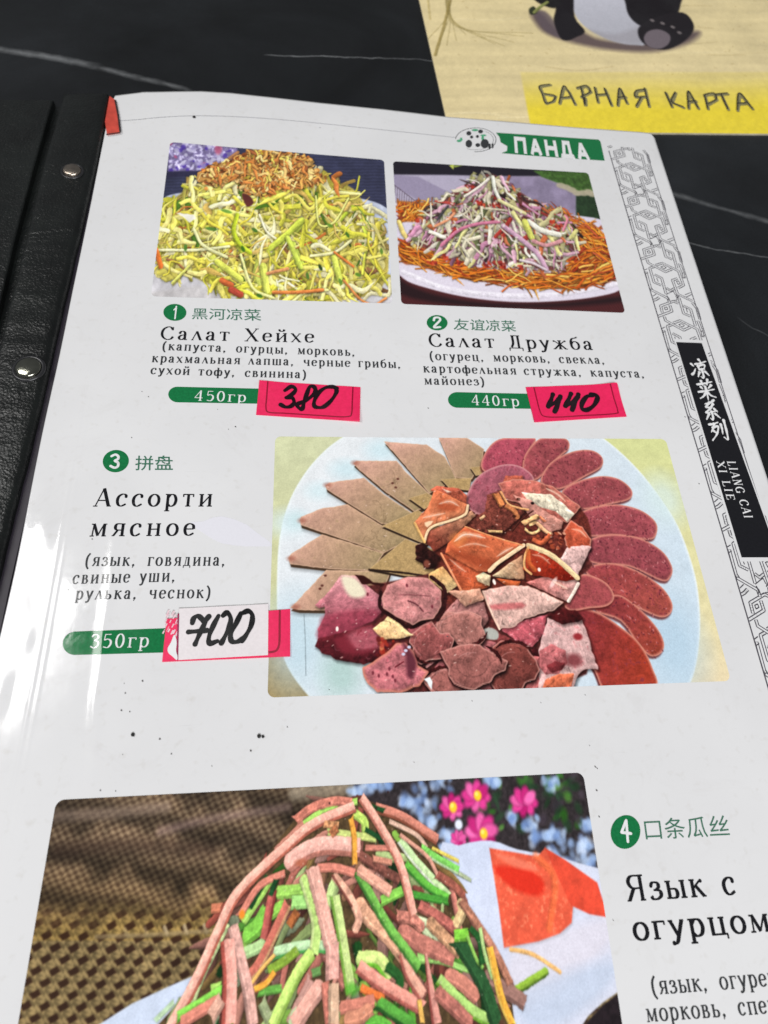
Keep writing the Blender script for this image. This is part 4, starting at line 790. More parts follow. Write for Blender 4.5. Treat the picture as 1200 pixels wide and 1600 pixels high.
    S(K((430, 180), (400, 340), (370, 520)), 16, (176, 92, 84), side=(140, 60, 56)); S(K((450, 110), (410, 220)), 9, DG); S(K((530, 280), (430, 500), (330, 700), (270, 770)), 17, (190, 108, 92), side=(214, 164, 120)); S(K((600, 330), (540, 430)), 15, (160, 96, 56), mid=.3); S(K((440, 630), (360, 720), (280, 830)), 6, (226, 176, 100)); S(K((440, 750), (380, 830), (300, 870)), 9, (226, 160, 66))
    S(K((640, 90), (680, 220), (730, 420), (710, 620)), 19, (178, 206, 120), side=(206, 222, 150)); S(K((700, 620), (600, 760), (500, 960), (430, 1120)), 20, (186, 214, 116), side=(160, 196, 90)); S(K((590, 1100), (680, 960), (760, 850)), 26, (218, 162, 146)); S(K((700, 30), (760, 260), (830, 560)), 26, (226, 171, 155)); S(K((840, 560), (840, 800)), 25, (220, 164, 151), mid=.15); S(K((790, 820), (820, 1110)), 16, (196, 120, 104)); S(K((850, 830), (850, 1110)), 20, (206, 170, 142))
    S(K((150, 430), (200, 640), (260, 900), (290, 1120)), 20, (204, 158, 146), mid=.15); S(K((0, 880), (60, 860)), 16, G1); S(J((780, 820), (900, 750), (1030, 670)), 15, (128, 196, 80), side=(90, 150, 56)); S(J((660, 840), (760, 740)), 8, (176, 206, 150), alpha=.7); S(J((800, 850), (900, 790), (1000, 730)), 17, (206, 130, 112)); S(K((60, 1110), (110, 540)), 4, (90, 50, 44)); S(K((110, 530), (130, 800), (120, 1110)), 26, (222, 158, 144), side=(186, 92, 80)); S(K((0, 1060), (70, 940)), 20, (206, 160, 140))
    S(L((420, 560), (450, 760), (490, 1000)), 15, (196, 136, 124), side=(160, 84, 76), taper=(.35, 1.3)); S(L((490, 800), (600, 900), (700, 1000)), 22, (176, 110, 98), mid=.15); S(L((380, 850), (400, 990)), 9, (216, 170, 90)); S(J((960, 240), (1010, 235)), 14, (190, 116, 88)); c.blob(J((1125, 270))[0], 6, 7, (230, 140, 50), .6)
    for _ in range(130):
        p = (c.rng.uniform(400, 780), c.rng.uniform(1260, 1600))
        if inside(heapr, *p): c.blob(p, c.rng.uniform(.7, 1.6), c.rng.uniform(.6, 1.3), (240, 222, 206), .6, .55)
    c.a = np.clip((c.a - .5) * 1.06 + .515, 0, 1)
    for x, y in [(156, 132), (330, 150), (375, 90)]: c.blob(I((x, y))[0], 2, 2, (50, 26, 24), .5)
    c.blur(1); c.grain(.035)
    return c

def paint_bamboo_card():
    """cream paper with a sitting black and white bear and bamboo strokes, a yellow band along the bottom"""
    c = Print(CARDQUAD, 1400, 760, 15)
    A = Z(810, 0, 3.077); X, Y = c.gridxy(); n = value_noise(c.rng, c.H, c.W, 110, 3); st = value_noise(c.rng, c.H * 1, c.W, 14, 2)
    band = np.sin(Y * .25 + n * 1.6) * .5 + np.sin(Y * .62 + n * 2.2) * .25
    c.a[:] = _norm((214, 197, 150)) * (1 + .035 * band + .045 * n + .02 * st)[..., None]
    for _ in range(26):
        y = c.rng.uniform(0, 215); x = c.rng.uniform(690, 1200); l = c.rng.uniform(30, 120); c.stroke([(x, y), (x + l / 2, y + c.rng.normal(0, 2)), (x + l, y + c.rng.normal(0, 2))], c.rng.uniform(.6, 2), pick(c.rng, [((176, 156, 108), 3), ((226, 212, 172), 2)]), edge=0, soft=2, alpha=.4)
    for _ in range(60):
        p = (c.rng.uniform(700, 1200), c.rng.uniform(0, 120)); c.blob(p, c.rng.uniform(.8, 2.6), .7, (150, 128, 80), .8, .4, c.rng.normal(0, .5))
    for k in range(12):   # pale bamboo stems fanning from the corner
        c.stroke([(694, -20), (702 + k * 1, 20 + k * 2), (668 + k * 15, 62 + 10 * math.sin(k))], 1.4, (150, 134, 84), edge=0, soft=1.6, alpha=.45)
    c.stroke([(706, -10), (694, 40), (680, 86)], 4, (140, 122, 66), edge=0, soft=2, alpha=.7); c.stroke([(668, -10), (672, 30)], 3, (170, 150, 90), edge=0, soft=2, alpha=.5)
    # ground shadow and bear
    c.poly(A((60, 60), (110, 60), (200, 150), (300, 150), (400, 190), (600, 200), (840, 150), (870, 170), (800, 215), (640, 250), (440, 240), (280, 210), (140, 165), (80, 110)), (78, 64, 70), sm=4, soft=9, alpha=.85)
    c.poly(A((80, 60), (130, 55), (180, 110), (220, 170), (190, 180), (120, 140)), (92, 80, 86), sm=4, soft=5, alpha=.8)
    c.poly(A((258, -60), (262, 40), (300, 110), (370, 160), (460, 200), (560, 216), (620, 190), (620, -60)), (196, 196, 206), sm=4, soft=2.5, grad=(90, (168, 168, 176)))
    c.poly(A((330, 140), (460, 165), (590, 130), (600, 200), (540, 212), (420, 190)), (150, 146, 152), sm=3, soft=8, alpha=.6)
    c.poly(A((175, -60), (180, 40), (170, 100), (200, 180), (235, 195), (275, 180), (320, 150), (270, 80), (258, -60)), (26, 22, 26), sm=4, soft=2.5)
    c.poly(A((60, -40), (180, -40), (200, 10), (170, 40), (90, 10)), (26, 24, 24), sm=4, soft=3); c.poly(A((50, 45), (75, 30), (90, 60), (60, 72)), (50, 54, 36), sm=3, soft=2); c.stroke(A((75, 60), (110, 30), (140, 10)), 4, (120, 124, 70), edge=.1)
    c.poly(A((520, -60), (516, 20), (535, 80), (590, 125), (680, 130), (750, 90), (780, 20), (775, -60)), (24, 20, 24), sm=4, soft=2.5)
    c.poly(A((575, 165), (590, 120), (680, 75), (790, 60), (840, 110), (835, 160), (780, 210), (700, 240), (610, 215)), (30, 26, 30), sm=4, soft=2.5)
    c.poly(A((603, 185), (625, 150), (680, 142), (728, 170), (722, 210), (680, 234), (625, 222)), (108, 98, 104), sm=4, soft=2)
    for x, y in [(643, 98), (693, 112), (742, 130), (774, 157)]: c.blob(A((x, y))[0], 3.2, 2.4, (120, 112, 112), .6, .9, .3)
    # yellow band: a strip of tinted film that fades out upwards
    xl = 810 + (Y - 105) * .19
    a = np.clip((X - xl) / 3, 0, 1) * np.clip((Y - 112 + 4 * n) / 60, .0, 1) ** .8 * .92
    a = np.where(Y > 112, np.maximum(a, .22 * np.clip((X - xl) / 3, 0, 1) * np.clip((Y - 110) / 5, 0, 1)), a)[..., None]
    c.a = c.a * (1 - a) + _norm((226, 204, 52)) * (1 + .04 * st[..., None]) * a
    c.grain(.035)
    return c
# ---------------------------------------------------------------- lettering: a book serif drawn as strokes
TH, TN = .105, .042      # stem and hairline
XH = .69
def _arc(cx, cy, rx, ry, a0, a1, n=12): return [(cx + rx * math.cos(math.radians(a0 + (a1 - a0) * i / n)), cy + ry * math.sin(math.radians(a0 + (a1 - a0) * i / n))) for i in range(n + 1)]
def V(x, y0, y1, a=1, b=1):   # stem, with foot and head serifs
    o = [('l', [(x, y0), (x, y1)], TH)]
    if a: o.append(('l', [(x - .13, y0 + .02), (x + .13, y0 + .02)], .04))
    if b: o.append(('l', [(x - .13, y1 - .02), (x + .11, y1 - .02)], .04))
    return o
def Hh(x0, x1, y): return [('l', [(x0, y), (x1, y)], .045)]
def Cc(*p): return [('c', list(p), 0)]
def Dg(p, q, w=TH): return [('l', [p, q], w)]
def Sf(x, y, w=.11): return [('l', [(x - w, y), (x + w, y)], .04)]
def Dot(x, y, r=.06): return [('d', (x, y), r)]
def ring(cx, cy, rx, ry): return [('c', _arc(cx, cy, rx, ry, 0, 360, 20), 0)]
X = XH
GL = {
 'а': (.62, Cc((.12, .54), (.2, .65), (.33, .66), (.42, .52), (.42, .14), (.46, .03), (.56, .04)) + Cc((.42, .4), (.2, .34), (.09, .19), (.16, .04), (.3, .04), (.42, .16)) + Dot(.13, .53)),
 'б': (.66, ring(.33, .32, .23, .31) + Cc((.1, .3), (.1, .6), (.2, .84), (.38, .9), (.54, .98))),
 'в': (.64, V(.16, 0, X) + Cc((.16, X - .02), (.38, X - .03), (.44, .52), (.36, .38), (.16, .37)) + Cc((.16, .37), (.42, .35), (.52, .2), (.42, .03), (.16, .02))),
 'г': (.54, V(.16, 0, X) + Hh(.16, .5, X - .02) + Dg((.5, X), (.5, X - .16), .05)),
 'д': (.68, Dg((.18, .06), (.26, X - .02), .045) + Dg((.47, 0), (.47, X), TH) + Hh(.18, .56, X - .02) + Hh(.04, .64, .02) + Dg((.05, .02), (.05, -.16), .05) + Dg((.63, .02), (.63, -.16), .05)),
 'е': (.60, Hh(.1, .5, .37) + Cc((.51, .37), (.48, .58), (.3, .67), (.13, .56), (.08, .33), (.14, .1), (.3, .02), (.52, .14))),
 'ж': (.92, Dg((.46, 0), (.46, X)) + Sf(.46, .02) + Sf(.46, X - .02) + Dg((.46, .36), (.14, X - .04), .05) + Dg((.46, .36), (.78, X - .04), .05) + Dg((.42, .36), (.14, .03), .08) + Dg((.5, .36), (.78, .03), .08) + Sf(.1, .02, .08) + Sf(.82, .02, .08) + Dot(.12, X - .06, .05) + Dot(.8, X - .06, .05)),
 'з': (.54, Cc((.08, .56), (.2, .67), (.38, .63), (.4, .47), (.26, .37), (.18, .37)) + Cc((.24, .37), (.44, .32), (.46, .14), (.3, .02), (.12, .03), (.06, .14)) + Dot(.1, .54, .05)),
 'и': (.74, V(.16, 0, X) + V(.58, 0, X) + Dg((.18, .1), (.56, X - .1), .05)),
 'к': (.68, V(.16, 0, X) + Dg((.18, .34), (.5, X - .05), .05) + Dg((.3, .42), (.58, .02), .1) + Sf(.6, .02, .08) + Dot(.53, X - .07, .05)),
 'л': (.64, Dg((.07, .02), (.31, X), .045) + Dg((.3, X), (.53, .02), .11) + Sf(.07, .02, .07) + Sf(.55, .02, .09)),
 'м': (.84, Dg((.14, .02), (.17, X - .02), .05) + Dg((.17, X), (.41, .03), .1) + Dg((.41, .05), (.66, X), .05) + Dg((.68, 0), (.68, X)) + Sf(.13, .02, .1) + Sf(.7, .02, .11) + Sf(.12, X - .02, .07) + Sf(.73, X - .02, .07)),
 'н': (.74, V(.16, 0, X) + V(.58, 0, X) + Hh(.16, .58, .37)),
 'о': (.64, ring(.32, .34, .24, .33)),
 'п': (.74, V(.16, 0, X) + V(.58, 0, X) + Hh(.16, .58, X - .025)),
 'р': (.68, V(.16, -.26, X) + Cc((.17, .5), (.3, .66), (.48, .62), (.57, .36), (.5, .1), (.32, .01), (.17, .13))),
 'с': (.58, Cc((.49, .54), (.42, .65), (.28, .67), (.12, .54), (.07, .33), (.13, .1), (.28, .01), (.5, .13)) + Dot(.47, .53, .055)),
 'т': (.62, V(.31, 0, X, 1, 0) + Hh(.06, .56, X - .02) + Dg((.06, X), (.06, X - .16), .05) + Dg((.56, X), (.56, X - .16), .05)),
 'у': (.64, Dg((.1, X - .02), (.33, .08), .1) + Cc((.54, X - .03), (.36, .12), (.26, -.16), (.12, -.24)) + Sf(.1, X - .02, .09) + Sf(.54, X - .02, .08) + Dot(.12, -.2, .055)),
 'ф': (.86, Dg((.43, -.26), (.43, .94)) + Sf(.43, -.24) + Sf(.38, .92, .06) + ring(.25, .34, .17, .31) + ring(.61, .34, .17, .31)),
 'х': (.66, Dg((.1, X - .02), (.54, .02), .1) + Dg((.54, X - .02), (.1, .02), .045) + Sf(.09, X - .02, .08) + Sf(.55, X - .02, .07) + Sf(.09, .02, .07) + Sf(.56, .02, .08)),
 'ц': (.76, V(.16, 0, X, 0) + V(.56, 0, X, 0) + Hh(.1, .72, .02) + Dg((.7, .02), (.7, -.17), .05)),
 'ч': (.70, V(.54, 0, X) + Cc((.14, X - .02), (.14, .42), (.28, .31), (.54, .36)) + Dg((.14, X), (.14, .46), .09) + Sf(.14, X - .02, .09)),
 'ш': (1.02, V(.15, 0, X, 0) + V(.5, 0, X, 0) + V(.85, 0, X, 0) + Hh(.06, .95, .02)),
 'ы': (.90, V(.16, 0, X) + V(.76, 0, X) + Cc((.16, .37), (.42, .36), (.5, .2), (.42, .03), (.16, .02))),
 'ь': (.62, V(.16, 0, X) + Cc((.16, .37), (.42, .36), (.51, .2), (.42, .03), (.16, .02))),
 'я': (.66, V(.52, 0, X) + Cc((.52, X - .02), (.24, X - .03), (.16, .5), (.24, .34), (.52, .33)) + Dg((.3, .34), (.12, .03), .08) + Sf(.09, .02, .06)),
 'С': (.80, Cc((.68, .76), (.56, .95), (.38, .98), (.16, .8), (.08, .48), (.16, .18), (.38, .01), (.6, .06), (.72, .24)) + Dg((.69, .98), (.69, .72), .05)),
 'Х': (.88, Dg((.14, .98), (.72, .02), .12) + Dg((.72, .98), (.14, .02), .045) + Sf(.13, .98) + Sf(.73, .98) + Sf(.13, .02) + Sf(.74, .02)),
 'Д': (.90, Cc((.18, .08), (.3, .4), (.3, .97)) + Dg((.62, 0), (.62, 1)) + Hh(.2, .74, .98) + Hh(.04, .84, .02) + Dg((.05, .02), (.05, -.2), .05) + Dg((.83, .02), (.83, -.2), .05)),
 'А': (.88, Dg((.1, .02), (.42, 1), .045) + Dg((.42, 1), (.74, .02), .12) + Hh(.22, .6, .33) + Sf(.1, .02) + Sf(.76, .02)),
 'Я': (.86, Dg((.66, 0), (.66, 1)) + Sf(.68, .02) + Sf(.68, .98) + Cc((.66, .97), (.3, .96), (.16, .74), (.3, .5), (.66, .49)) + Dg((.36, .5), (.12, .03), .1) + Sf(.1, .02, .08)),
 '0': (.64, ring(.31, .49, .22, .48)), '3': (.62, Cc((.1, .8), (.26, .97), (.46, .88), (.46, .66), (.26, .53)) + Cc((.26, .53), (.5, .45), (.52, .18), (.3, .01), (.08, .14))),
 '4': (.66, Dg((.44, 0), (.44, 1)) + Dg((.44, .98), (.06, .3), .045) + Hh(.04, .6, .28) + Sf(.44, .02)), '5': (.62, Hh(.16, .5, .95) + Dg((.16, .97), (.13, .54), .045) + Cc((.13, .54), (.32, .62), (.5, .5), (.52, .25), (.36, .02), (.1, .08))),
 'L': (.74, V(.2, 0, 1) + Hh(.2, .64, .02) + Dg((.64, .02), (.64, .24), .05)), 'I': (.42, V(.2, 0, 1)), 'A': (.84, Dg((.1, .02), (.42, 1), .045) + Dg((.42, 1), (.74, .02), .12) + Hh(.22, .6, .33) + Sf(.1, .02) + Sf(.76, .02)),
 'N': (.86, Dg((.18, .02), (.18, .98), .05) + Dg((.18, 1), (.68, .02), .11) + Dg((.68, 0), (.68, .98), .05) + Sf(.18, .02) + Sf(.14, .98) + Sf(.68, .98)), 'G': (.86, Cc((.7, .78), (.56, .96), (.38, .98), (.16, .8), (.08, .48), (.16, .18), (.38, .01), (.58, .06), (.68, .16)) + Dg((.69, .0), (.69, .4)) + Sf(.68, .4)),
 'C': (.80, Cc((.68, .76), (.56, .95), (.38, .98), (.16, .8), (.08, .48), (.16, .18), (.38, .01), (.6, .06), (.72, .24))), 'X': (.84, Dg((.14, .98), (.7, .02), .12) + Dg((.7, .98), (.14, .02), .045) + Sf(.13, .98) + Sf(.71, .98) + Sf(.13, .02) + Sf(.72, .02)),
 'E': (.74, V(.2, 0, 1) + Hh(.2, .62, .98) + Hh(.2, .52, .5) + Hh(.2, .64, .02) + Dg((.62, .98), (.62, .78), .05) + Dg((.64, .02), (.64, .24), .05)),
 '(': (.44, Cc((.34, 1.0), (.16, .72), (.12, .36), (.18, .0), (.34, -.24))), ')': (.44, Cc((.08, 1.0), (.26, .72), (.3, .36), (.24, .0), (.08, -.24))), ',': (.52, Dot(.14, .06, .07) + Dg((.17, .04), (.08, -.14), .05)), ' ': (.50, []),
}
GL['й'] = (GL['и'][0], GL['и'][1] + Cc((.22, .98), (.28, .86), (.38, .83), (.48, .86), (.54, .98)))

def text_width(s, track): return sum(GL[ch][0] + track for ch in s) - track

def serif(name, s, a, b, cap, mat, parent, fit=None, track=.16, h=6e-5, bold=1.0, S=surf, fn=P, up=None, jitter=0.0, **props):
    """lay the text along the baseline a->b (photograph measurements); `fit` is the part of it that spans a..b"""
    A, B = fn([a, b]); e = B - A; W = text_width(fit or s, track); sx = np.linalg.norm(e) / W; e1 = e / np.linalg.norm(e)
    n = np.array([-e1[1], e1[0]]); c0 = (np.array(a) + np.array(b)) / 2; U = fn([c0, up(c0, cap) if up else (c0[0], c0[1] - cap)]); sy = abs(np.dot(U[1] - U[0], n)) * 1.0
    m = MB(S, h, 1.5e-7); x = 0.0; k = (sx + sy) / 2
    to = lambda p, ox: A + e1 * ((p[0] + ox) * sx) + n * (p[1] * sy)
    for ch in s:
        adv, ops = GL[ch]
        for op, d, w in ops:
            if op == 'l': m.strip([to(d[0], x), to(d[1], x)], w * k * bold / 2)
            elif op == 'd': m.disc(to(d, x), w * k * bold, 8)
            else:
                p = np.array(d if len(d) > 12 else smooth(d, 5)); g = np.gradient(p, axis=0); g /= np.linalg.norm(g, axis=1)[:, None] + 1e-9
                ww = (TN + (TH * 1.08 - TN) * np.abs(g[:, 1]) ** 1.5) * k * bold / 2
                m.strip([to(q, x) for q in p], ww)
        x += adv + track
    return m.build(name, mat, parent, **props)

def face_text(s, offset=0.0, shear=0.0):
    c = bpy.data.curves.new("lettering", 'FONT'); c.body = s; c.offset = offset; c.shear = shear; c.resolution_u = 3
    o = bpy.data.objects.new("lettering", c); scene.collection.objects.link(o); bpy.context.view_layer.update()
    me = bpy.data.meshes.new_from_object(o.evaluated_get(bpy.context.evaluated_depsgraph_get())); V_ = np.array([v.co[:2] for v in me.vertices]); F_ = [tuple(p.vertices) for p in me.polygons]
    bpy.data.objects.remove(o); bpy.data.curves.remove(c); bpy.data.meshes.remove(me); return V_, F_

def gothic(name, s, quad, mat, parent, offset=0.0, h=6e-5, gap=None, S=surf, fn=P, wob=0.0, m=None, **props):
    """sans lettering (also Chinese) stretched into the quad TL,TR,BR,BL (photograph measurements)"""
    V_, F_ = face_text(s, offset); lo, hi = V_.min(0), V_.max(0)
    H = homography([(lo[0], hi[1]), (hi[0], hi[1]), (hi[0], lo[1]), (lo[0], lo[1])], fn(quad))
    if wob: V_ = V_ + wob * np.c_[np.sin(V_[:, 1] * 9 + V_[:, 0] * 3), np.sin(V_[:, 0] * 8 + 1)]
    own = m is None
    if own: m = MB(S, h)
    m.add(happly(H, V_), F_)
    return m.build(name, mat, parent, **props) if own else m
# ---------------------------------------------------------------- the setting
def stone():
    A = on_plane([(-700, 1900), (1900, 1900), (1500, -900), (-500, -900)], TABLE_Z)
    x0, y0 = A.min(0) - .15; x1, y1 = A.max(0) + .15
    me = slab_mesh("table_top", [(x0, y0), (x1, y0), (x1, y1), (x0, y1)], TABLE_Z - .012, TABLE_Z)
    return link("table_top", me, table_material(), kind="structure", label="black stone table top with thin grey veins under the menus")
stone()
PAPER = page_material(); GREEN = ink_material("green_ink", (18, 104, 58)); BLACK = ink_material("black_ink", (20, 20, 24)); GREYG = ink_material("grey_green_ink", (58, 104, 84)); GREYT = ink_material("grey_ink", (98, 98, 106)); DARKT = ink_material("dark_grey_ink", (48, 50, 52))
WHITE = ink_material("white_ink", (218, 232, 222)); PINK = sticker_material("fluorescent_pink_paper", (255, 30, 84), 1.22); FRAME = ink_material("dark_pink_ink", (150, 6, 44), 1.0, .1, .4); MARKER = ink_material("black_marker", (26, 10, 18), 1.0, .25, .3); MARKER2 = ink_material("black_marker_on_white", (22, 22, 24), 1.0, .3, .3)
SLIP = ink_material("white_slip_paper", (212, 205, 206), 1.26, .03, .2); PRINT = print_material("printed_picture")

# ---------------------------------------------------------------- drinks menu card at the top right
CBL, CBR = on_plane([(701.5, 204.5), (1200, 209)], CARD_Z); _e = (CBR - CBL) / np.linalg.norm(CBR - CBL); _l = on_plane([(655, 0)], CARD_Z)[0] - CBL; _n = np.array([-_e[1], _e[0]])
CW, CH = .215, .150; CARD = [CBL, CBL + _e * CW, CBL + _e * CW + _n * CH + _e * (np.dot(_l, _e) / np.dot(_l, _n) * CH), CBL + _l / np.dot(_l, _n) * CH]

def project(xy, z):
    p = np.c_[np.atleast_2d(xy), np.full(len(np.atleast_2d(xy)), z)] - CAM_LOC; q = p @ RM; return np.c_[600 + FPX * q[:, 0] / -q[:, 2], 800 - FPX * q[:, 1] / -q[:, 2]]
CARDQUAD = [tuple(q) for q in project([CARD[3], CARD[2], CARD[1], CARD[0]], CARD_Z)]
card = empty("drinks_menu", (float(CBL[0] + .1), float(CBL[1] + .07), TABLE_Z), label="cream drinks menu with a black and white bear and yellow band", category="menu")
link("card_body", slab_mesh("card_body", [tuple(p) for p in CARD], TABLE_Z + 2e-5, CARD_Z - 6e-5, .0001), plain("cream_card_edge", (.55, .50, .38), .6), card)

def lay_print(name, c, nx, ny, parent, S=surf, h=3e-5, r=0.0, mat=None, fn=P, **props):
    """the colour field becomes the ink of a fine sheet; its corners are rounded by r (fraction of width)"""
    q = fn(c.quad); Wm = (np.linalg.norm(q[1] - q[0]) + np.linalg.norm(q[2] - q[3])) / 2; Hm = (np.linalg.norm(q[3] - q[0]) + np.linalg.norm(q[2] - q[1])) / 2
    H = homography([(0, 0), (1, 0), (1, 1), (0, 1)], q); rr = r / Wm; ry = r / Hm
    # fine rows near the rounded ends
    v = np.linspace(0, 1, ny)
    if r: k = np.sin(np.linspace(0, 1, 8) * math.pi / 2); e = (1 - np.cos(np.linspace(0, 1, 10) * math.pi / 2)) * ry; v = np.unique(np.r_[e, v[(v > ry) & (v < 1 - ry)], 1 - e])
    t = np.clip(1 - np.minimum(v, 1 - v) / ry, 0, 1) if r else np.zeros_like(v); ins = rr * (1 - np.sqrt(np.clip(1 - t * t, 0, 1)))
    u = np.linspace(0, 1, nx); U = ins[:, None] + u[None, :] * (1 - 2 * ins[:, None]); Vv = np.repeat(v[:, None], nx, 1)
    xy = happly(H, np.c_[U.ravel(), Vv.ravel()]); z = S(xy[:, 0], xy[:, 1]) + h
    # canvas texels are laid out by the photographed quad, so look each point up through it
    px = project_many(xy, z); cu = happly(c.M, px)
    cx = np.clip(cu[:, 0] - .5, 0, c.W - 1.001); cy = np.clip(cu[:, 1] - .5, 0, c.H - 1.001); ix, iy = cx.astype(int), cy.astype(int); fx, fy = (cx - ix)[:, None], (cy - iy)[:, None]
    a = c.a; col = (a[iy, ix] * (1 - fx) + a[iy, ix + 1] * fx) * (1 - fy) + (a[iy + 1, ix] * (1 - fx) + a[iy + 1, ix + 1] * fx) * fy
    me = grid_mesh(name, np.c_[xy, z].reshape(len(v), nx, 3), nx, len(v), np.clip(col, 0, 1).reshape(len(v), nx, 3))
    return link(name, me, mat or PRINT, parent, **props)

def project_many(xy, z):
    p = np.c_[xy, z] - CAM_LOC; q = p @ RM; return np.c_[600 + FPX * q[:, 0] / -q[:, 2], 800 - FPX * q[:, 1] / -q[:, 2]]

cardfn = lambda pts, h=0: on_plane(pts, CARD_Z)
CARDMAT = print_material("card_print", 1.2, .34, .22)
lay_print("card_face", paint_bamboo_card(), 620, 340, card, S=flat_surf(CARD_Z), h=0, mat=CARDMAT, fn=cardfn)
A_ = Z(810, 0, 3.077); HW = MB(flat_surf(CARD_Z), 6e-5, 2e-7); HG = MB(flat_surf(CARD_Z), 4e-5, 2e-7)
for st in [((150, 405), (100, 415), (115, 455), (130, 495), (165, 485), (175, 460), (125, 450)), ((195, 495), (215, 415), (240, 440), (270, 500)), ((205, 470), (250, 465)), ((300, 422), (318, 503)), ((280, 422), (325, 412), (345, 440), (300, 465)), ((318, 470), (320, 503)),
           ((365, 420), (380, 490)), ((380, 455), (425, 452)), ((412, 425), (445, 505)), ((475, 505), (485, 425), (520, 495)), ((480, 470), (512, 465)), ((605, 430), (565, 438), (560, 465), (605, 465)), ((605, 425), (625, 510)), ((588, 470), (565, 510)),
           ((705, 445), (735, 512)), ((752, 445), (735, 490), (790, 515)), ((815, 520), (815, 440), (862, 520)), ((820, 490), (850, 486)), ((893, 458), (908, 522)), ((890, 458), (935, 450), (950, 478), (912, 500)), ((945, 455), (1002, 450)), ((972, 455), (1005, 525)), ((1050, 530), (1060, 450), (1122, 522)), ((1056, 500), (1098, 496))]:
    p = on_plane(smooth(A_(*st), 5) if len(st) > 2 else A_(*st), CARD_Z); HW.pen(p, .00034)
    g = on_plane(np.array(A_(*st)) + [1.6, 1.6], CARD_Z); HG.pen(g, .0008)
HG.build("smudged_ink", ink_material("smudged_grey_ink", (128, 122, 84), 1.2, .3, .4), card); HW.build("handwritten_title", ink_material("felt_pen", (50, 48, 44), 1.0, .3, .4), card, label="hand-lettered title in black felt pen")

# ---------------------------------------------------------------- the open menu
menu = empty("menu_book", (.08, -.15, TABLE_Z), label="open food menu with a laminated white page in black covers, three pink price stickers", category="menu")
# the page sheet
xl_, xr_ = -.0295, .2; ybot = -.345
def left_edge(y): return _xat(np.array([on_plane([p])[0] for p in [(176, 148), (125, 400), (80, 610), (20, 900), (-30, 1130), (-110, 1500), (-150, 1700)]]), y)
R0, R1 = on_plane([(1020, 208), (1197, 742)]); L0 = on_plane([(180, 149)])[0]
ys = np.r_[np.linspace(.002, -.345, 500)]
topx = on_plane([(180, 149), (225, 143.5), (270, 142.5), (315, 142), (360, 144.5), (420, 151), (500, 160), (600, 170), (700, 182), (800, 190), (900, 199), (1000, 206), (1014, 207.5), (1020, 210.5), (1023, 216)])
def page_grid():
    nx1, nx2, ny = 230, 190, 500
    u = np.r_[np.linspace(0, .30, nx1, endpoint=False), np.linspace(.30, 1, nx2)]; nx = len(u); v = np.linspace(0, 1, ny) ** 1.0; xy = np.zeros((ny, nx, 2))
    for i, uu in enumerate(u):
        # top end of this column
        o = np.argsort(topx[:, 0]); xr = topx[-1, 0]; x_top = topx[0, 0] + (xr - topx[0, 0]) * uu; y_top = np.interp(x_top, topx[o, 0], topx[o, 1])
        yy = y_top + (ybot - y_top) * v; xl = left_edge(yy); xrr = np.where(yy > R0[1] - .004, xr, R0[0] + (R1[0] - R0[0]) * (R0[1] - yy) / (R0[1] - R1[1]))
        f = np.clip((y_top - yy) / .006, 0, 1); base = xl + (xrr - xl) * uu; xy[:, i, 0] = x_top * (1 - f) + base * f; xy[:, i, 1] = yy
    return xy, nx, ny
xy, nx, ny = page_grid(); zz = surf(xy[..., 0], xy[..., 1]); co = np.dstack([xy, zz])
me = grid_mesh("page", co, nx, ny)
# give the sheet its thickness: a rim folded down all round
bm = bmesh.new(); bm.from_mesh(me); bm.verts.ensure_lookup_table(); rim = [e for e in bm.edges if e.is_boundary]
r = bmesh.ops.extrude_edge_only(bm, edges=rim)
for g in r['geom']:
    if isinstance(g, bmesh.types.BMVert): g.co.z -= PAGE_T
bm.to_mesh(me); bm.free()
link("page", me, PAPER, menu, label="white laminated page, creased beside the binding")
# sheets below, set back a little
ins = [(float(left_edge(-.02)) + .001, -.012), (R0[0] - .0022, -.014), (float(R0[0] + (R1[0] - R0[0]) * (R0[1] + .33) / (R0[1] - R1[1])) - .0015, -.33), (float(left_edge(-.33)) + .002, -.33)]
for k in range(2):
    z1 = -.0019 - k * .0012; link("lower_page", slab_mesh("lower_page", [(x + (-.0006 * k if i in (1, 2) else 0), y - .001 * k) for i, (x, y) in enumerate(ins)], z1 - .0007, z1, .0001), plain("stacked_paper", (.62, .62, .60), .4), menu)

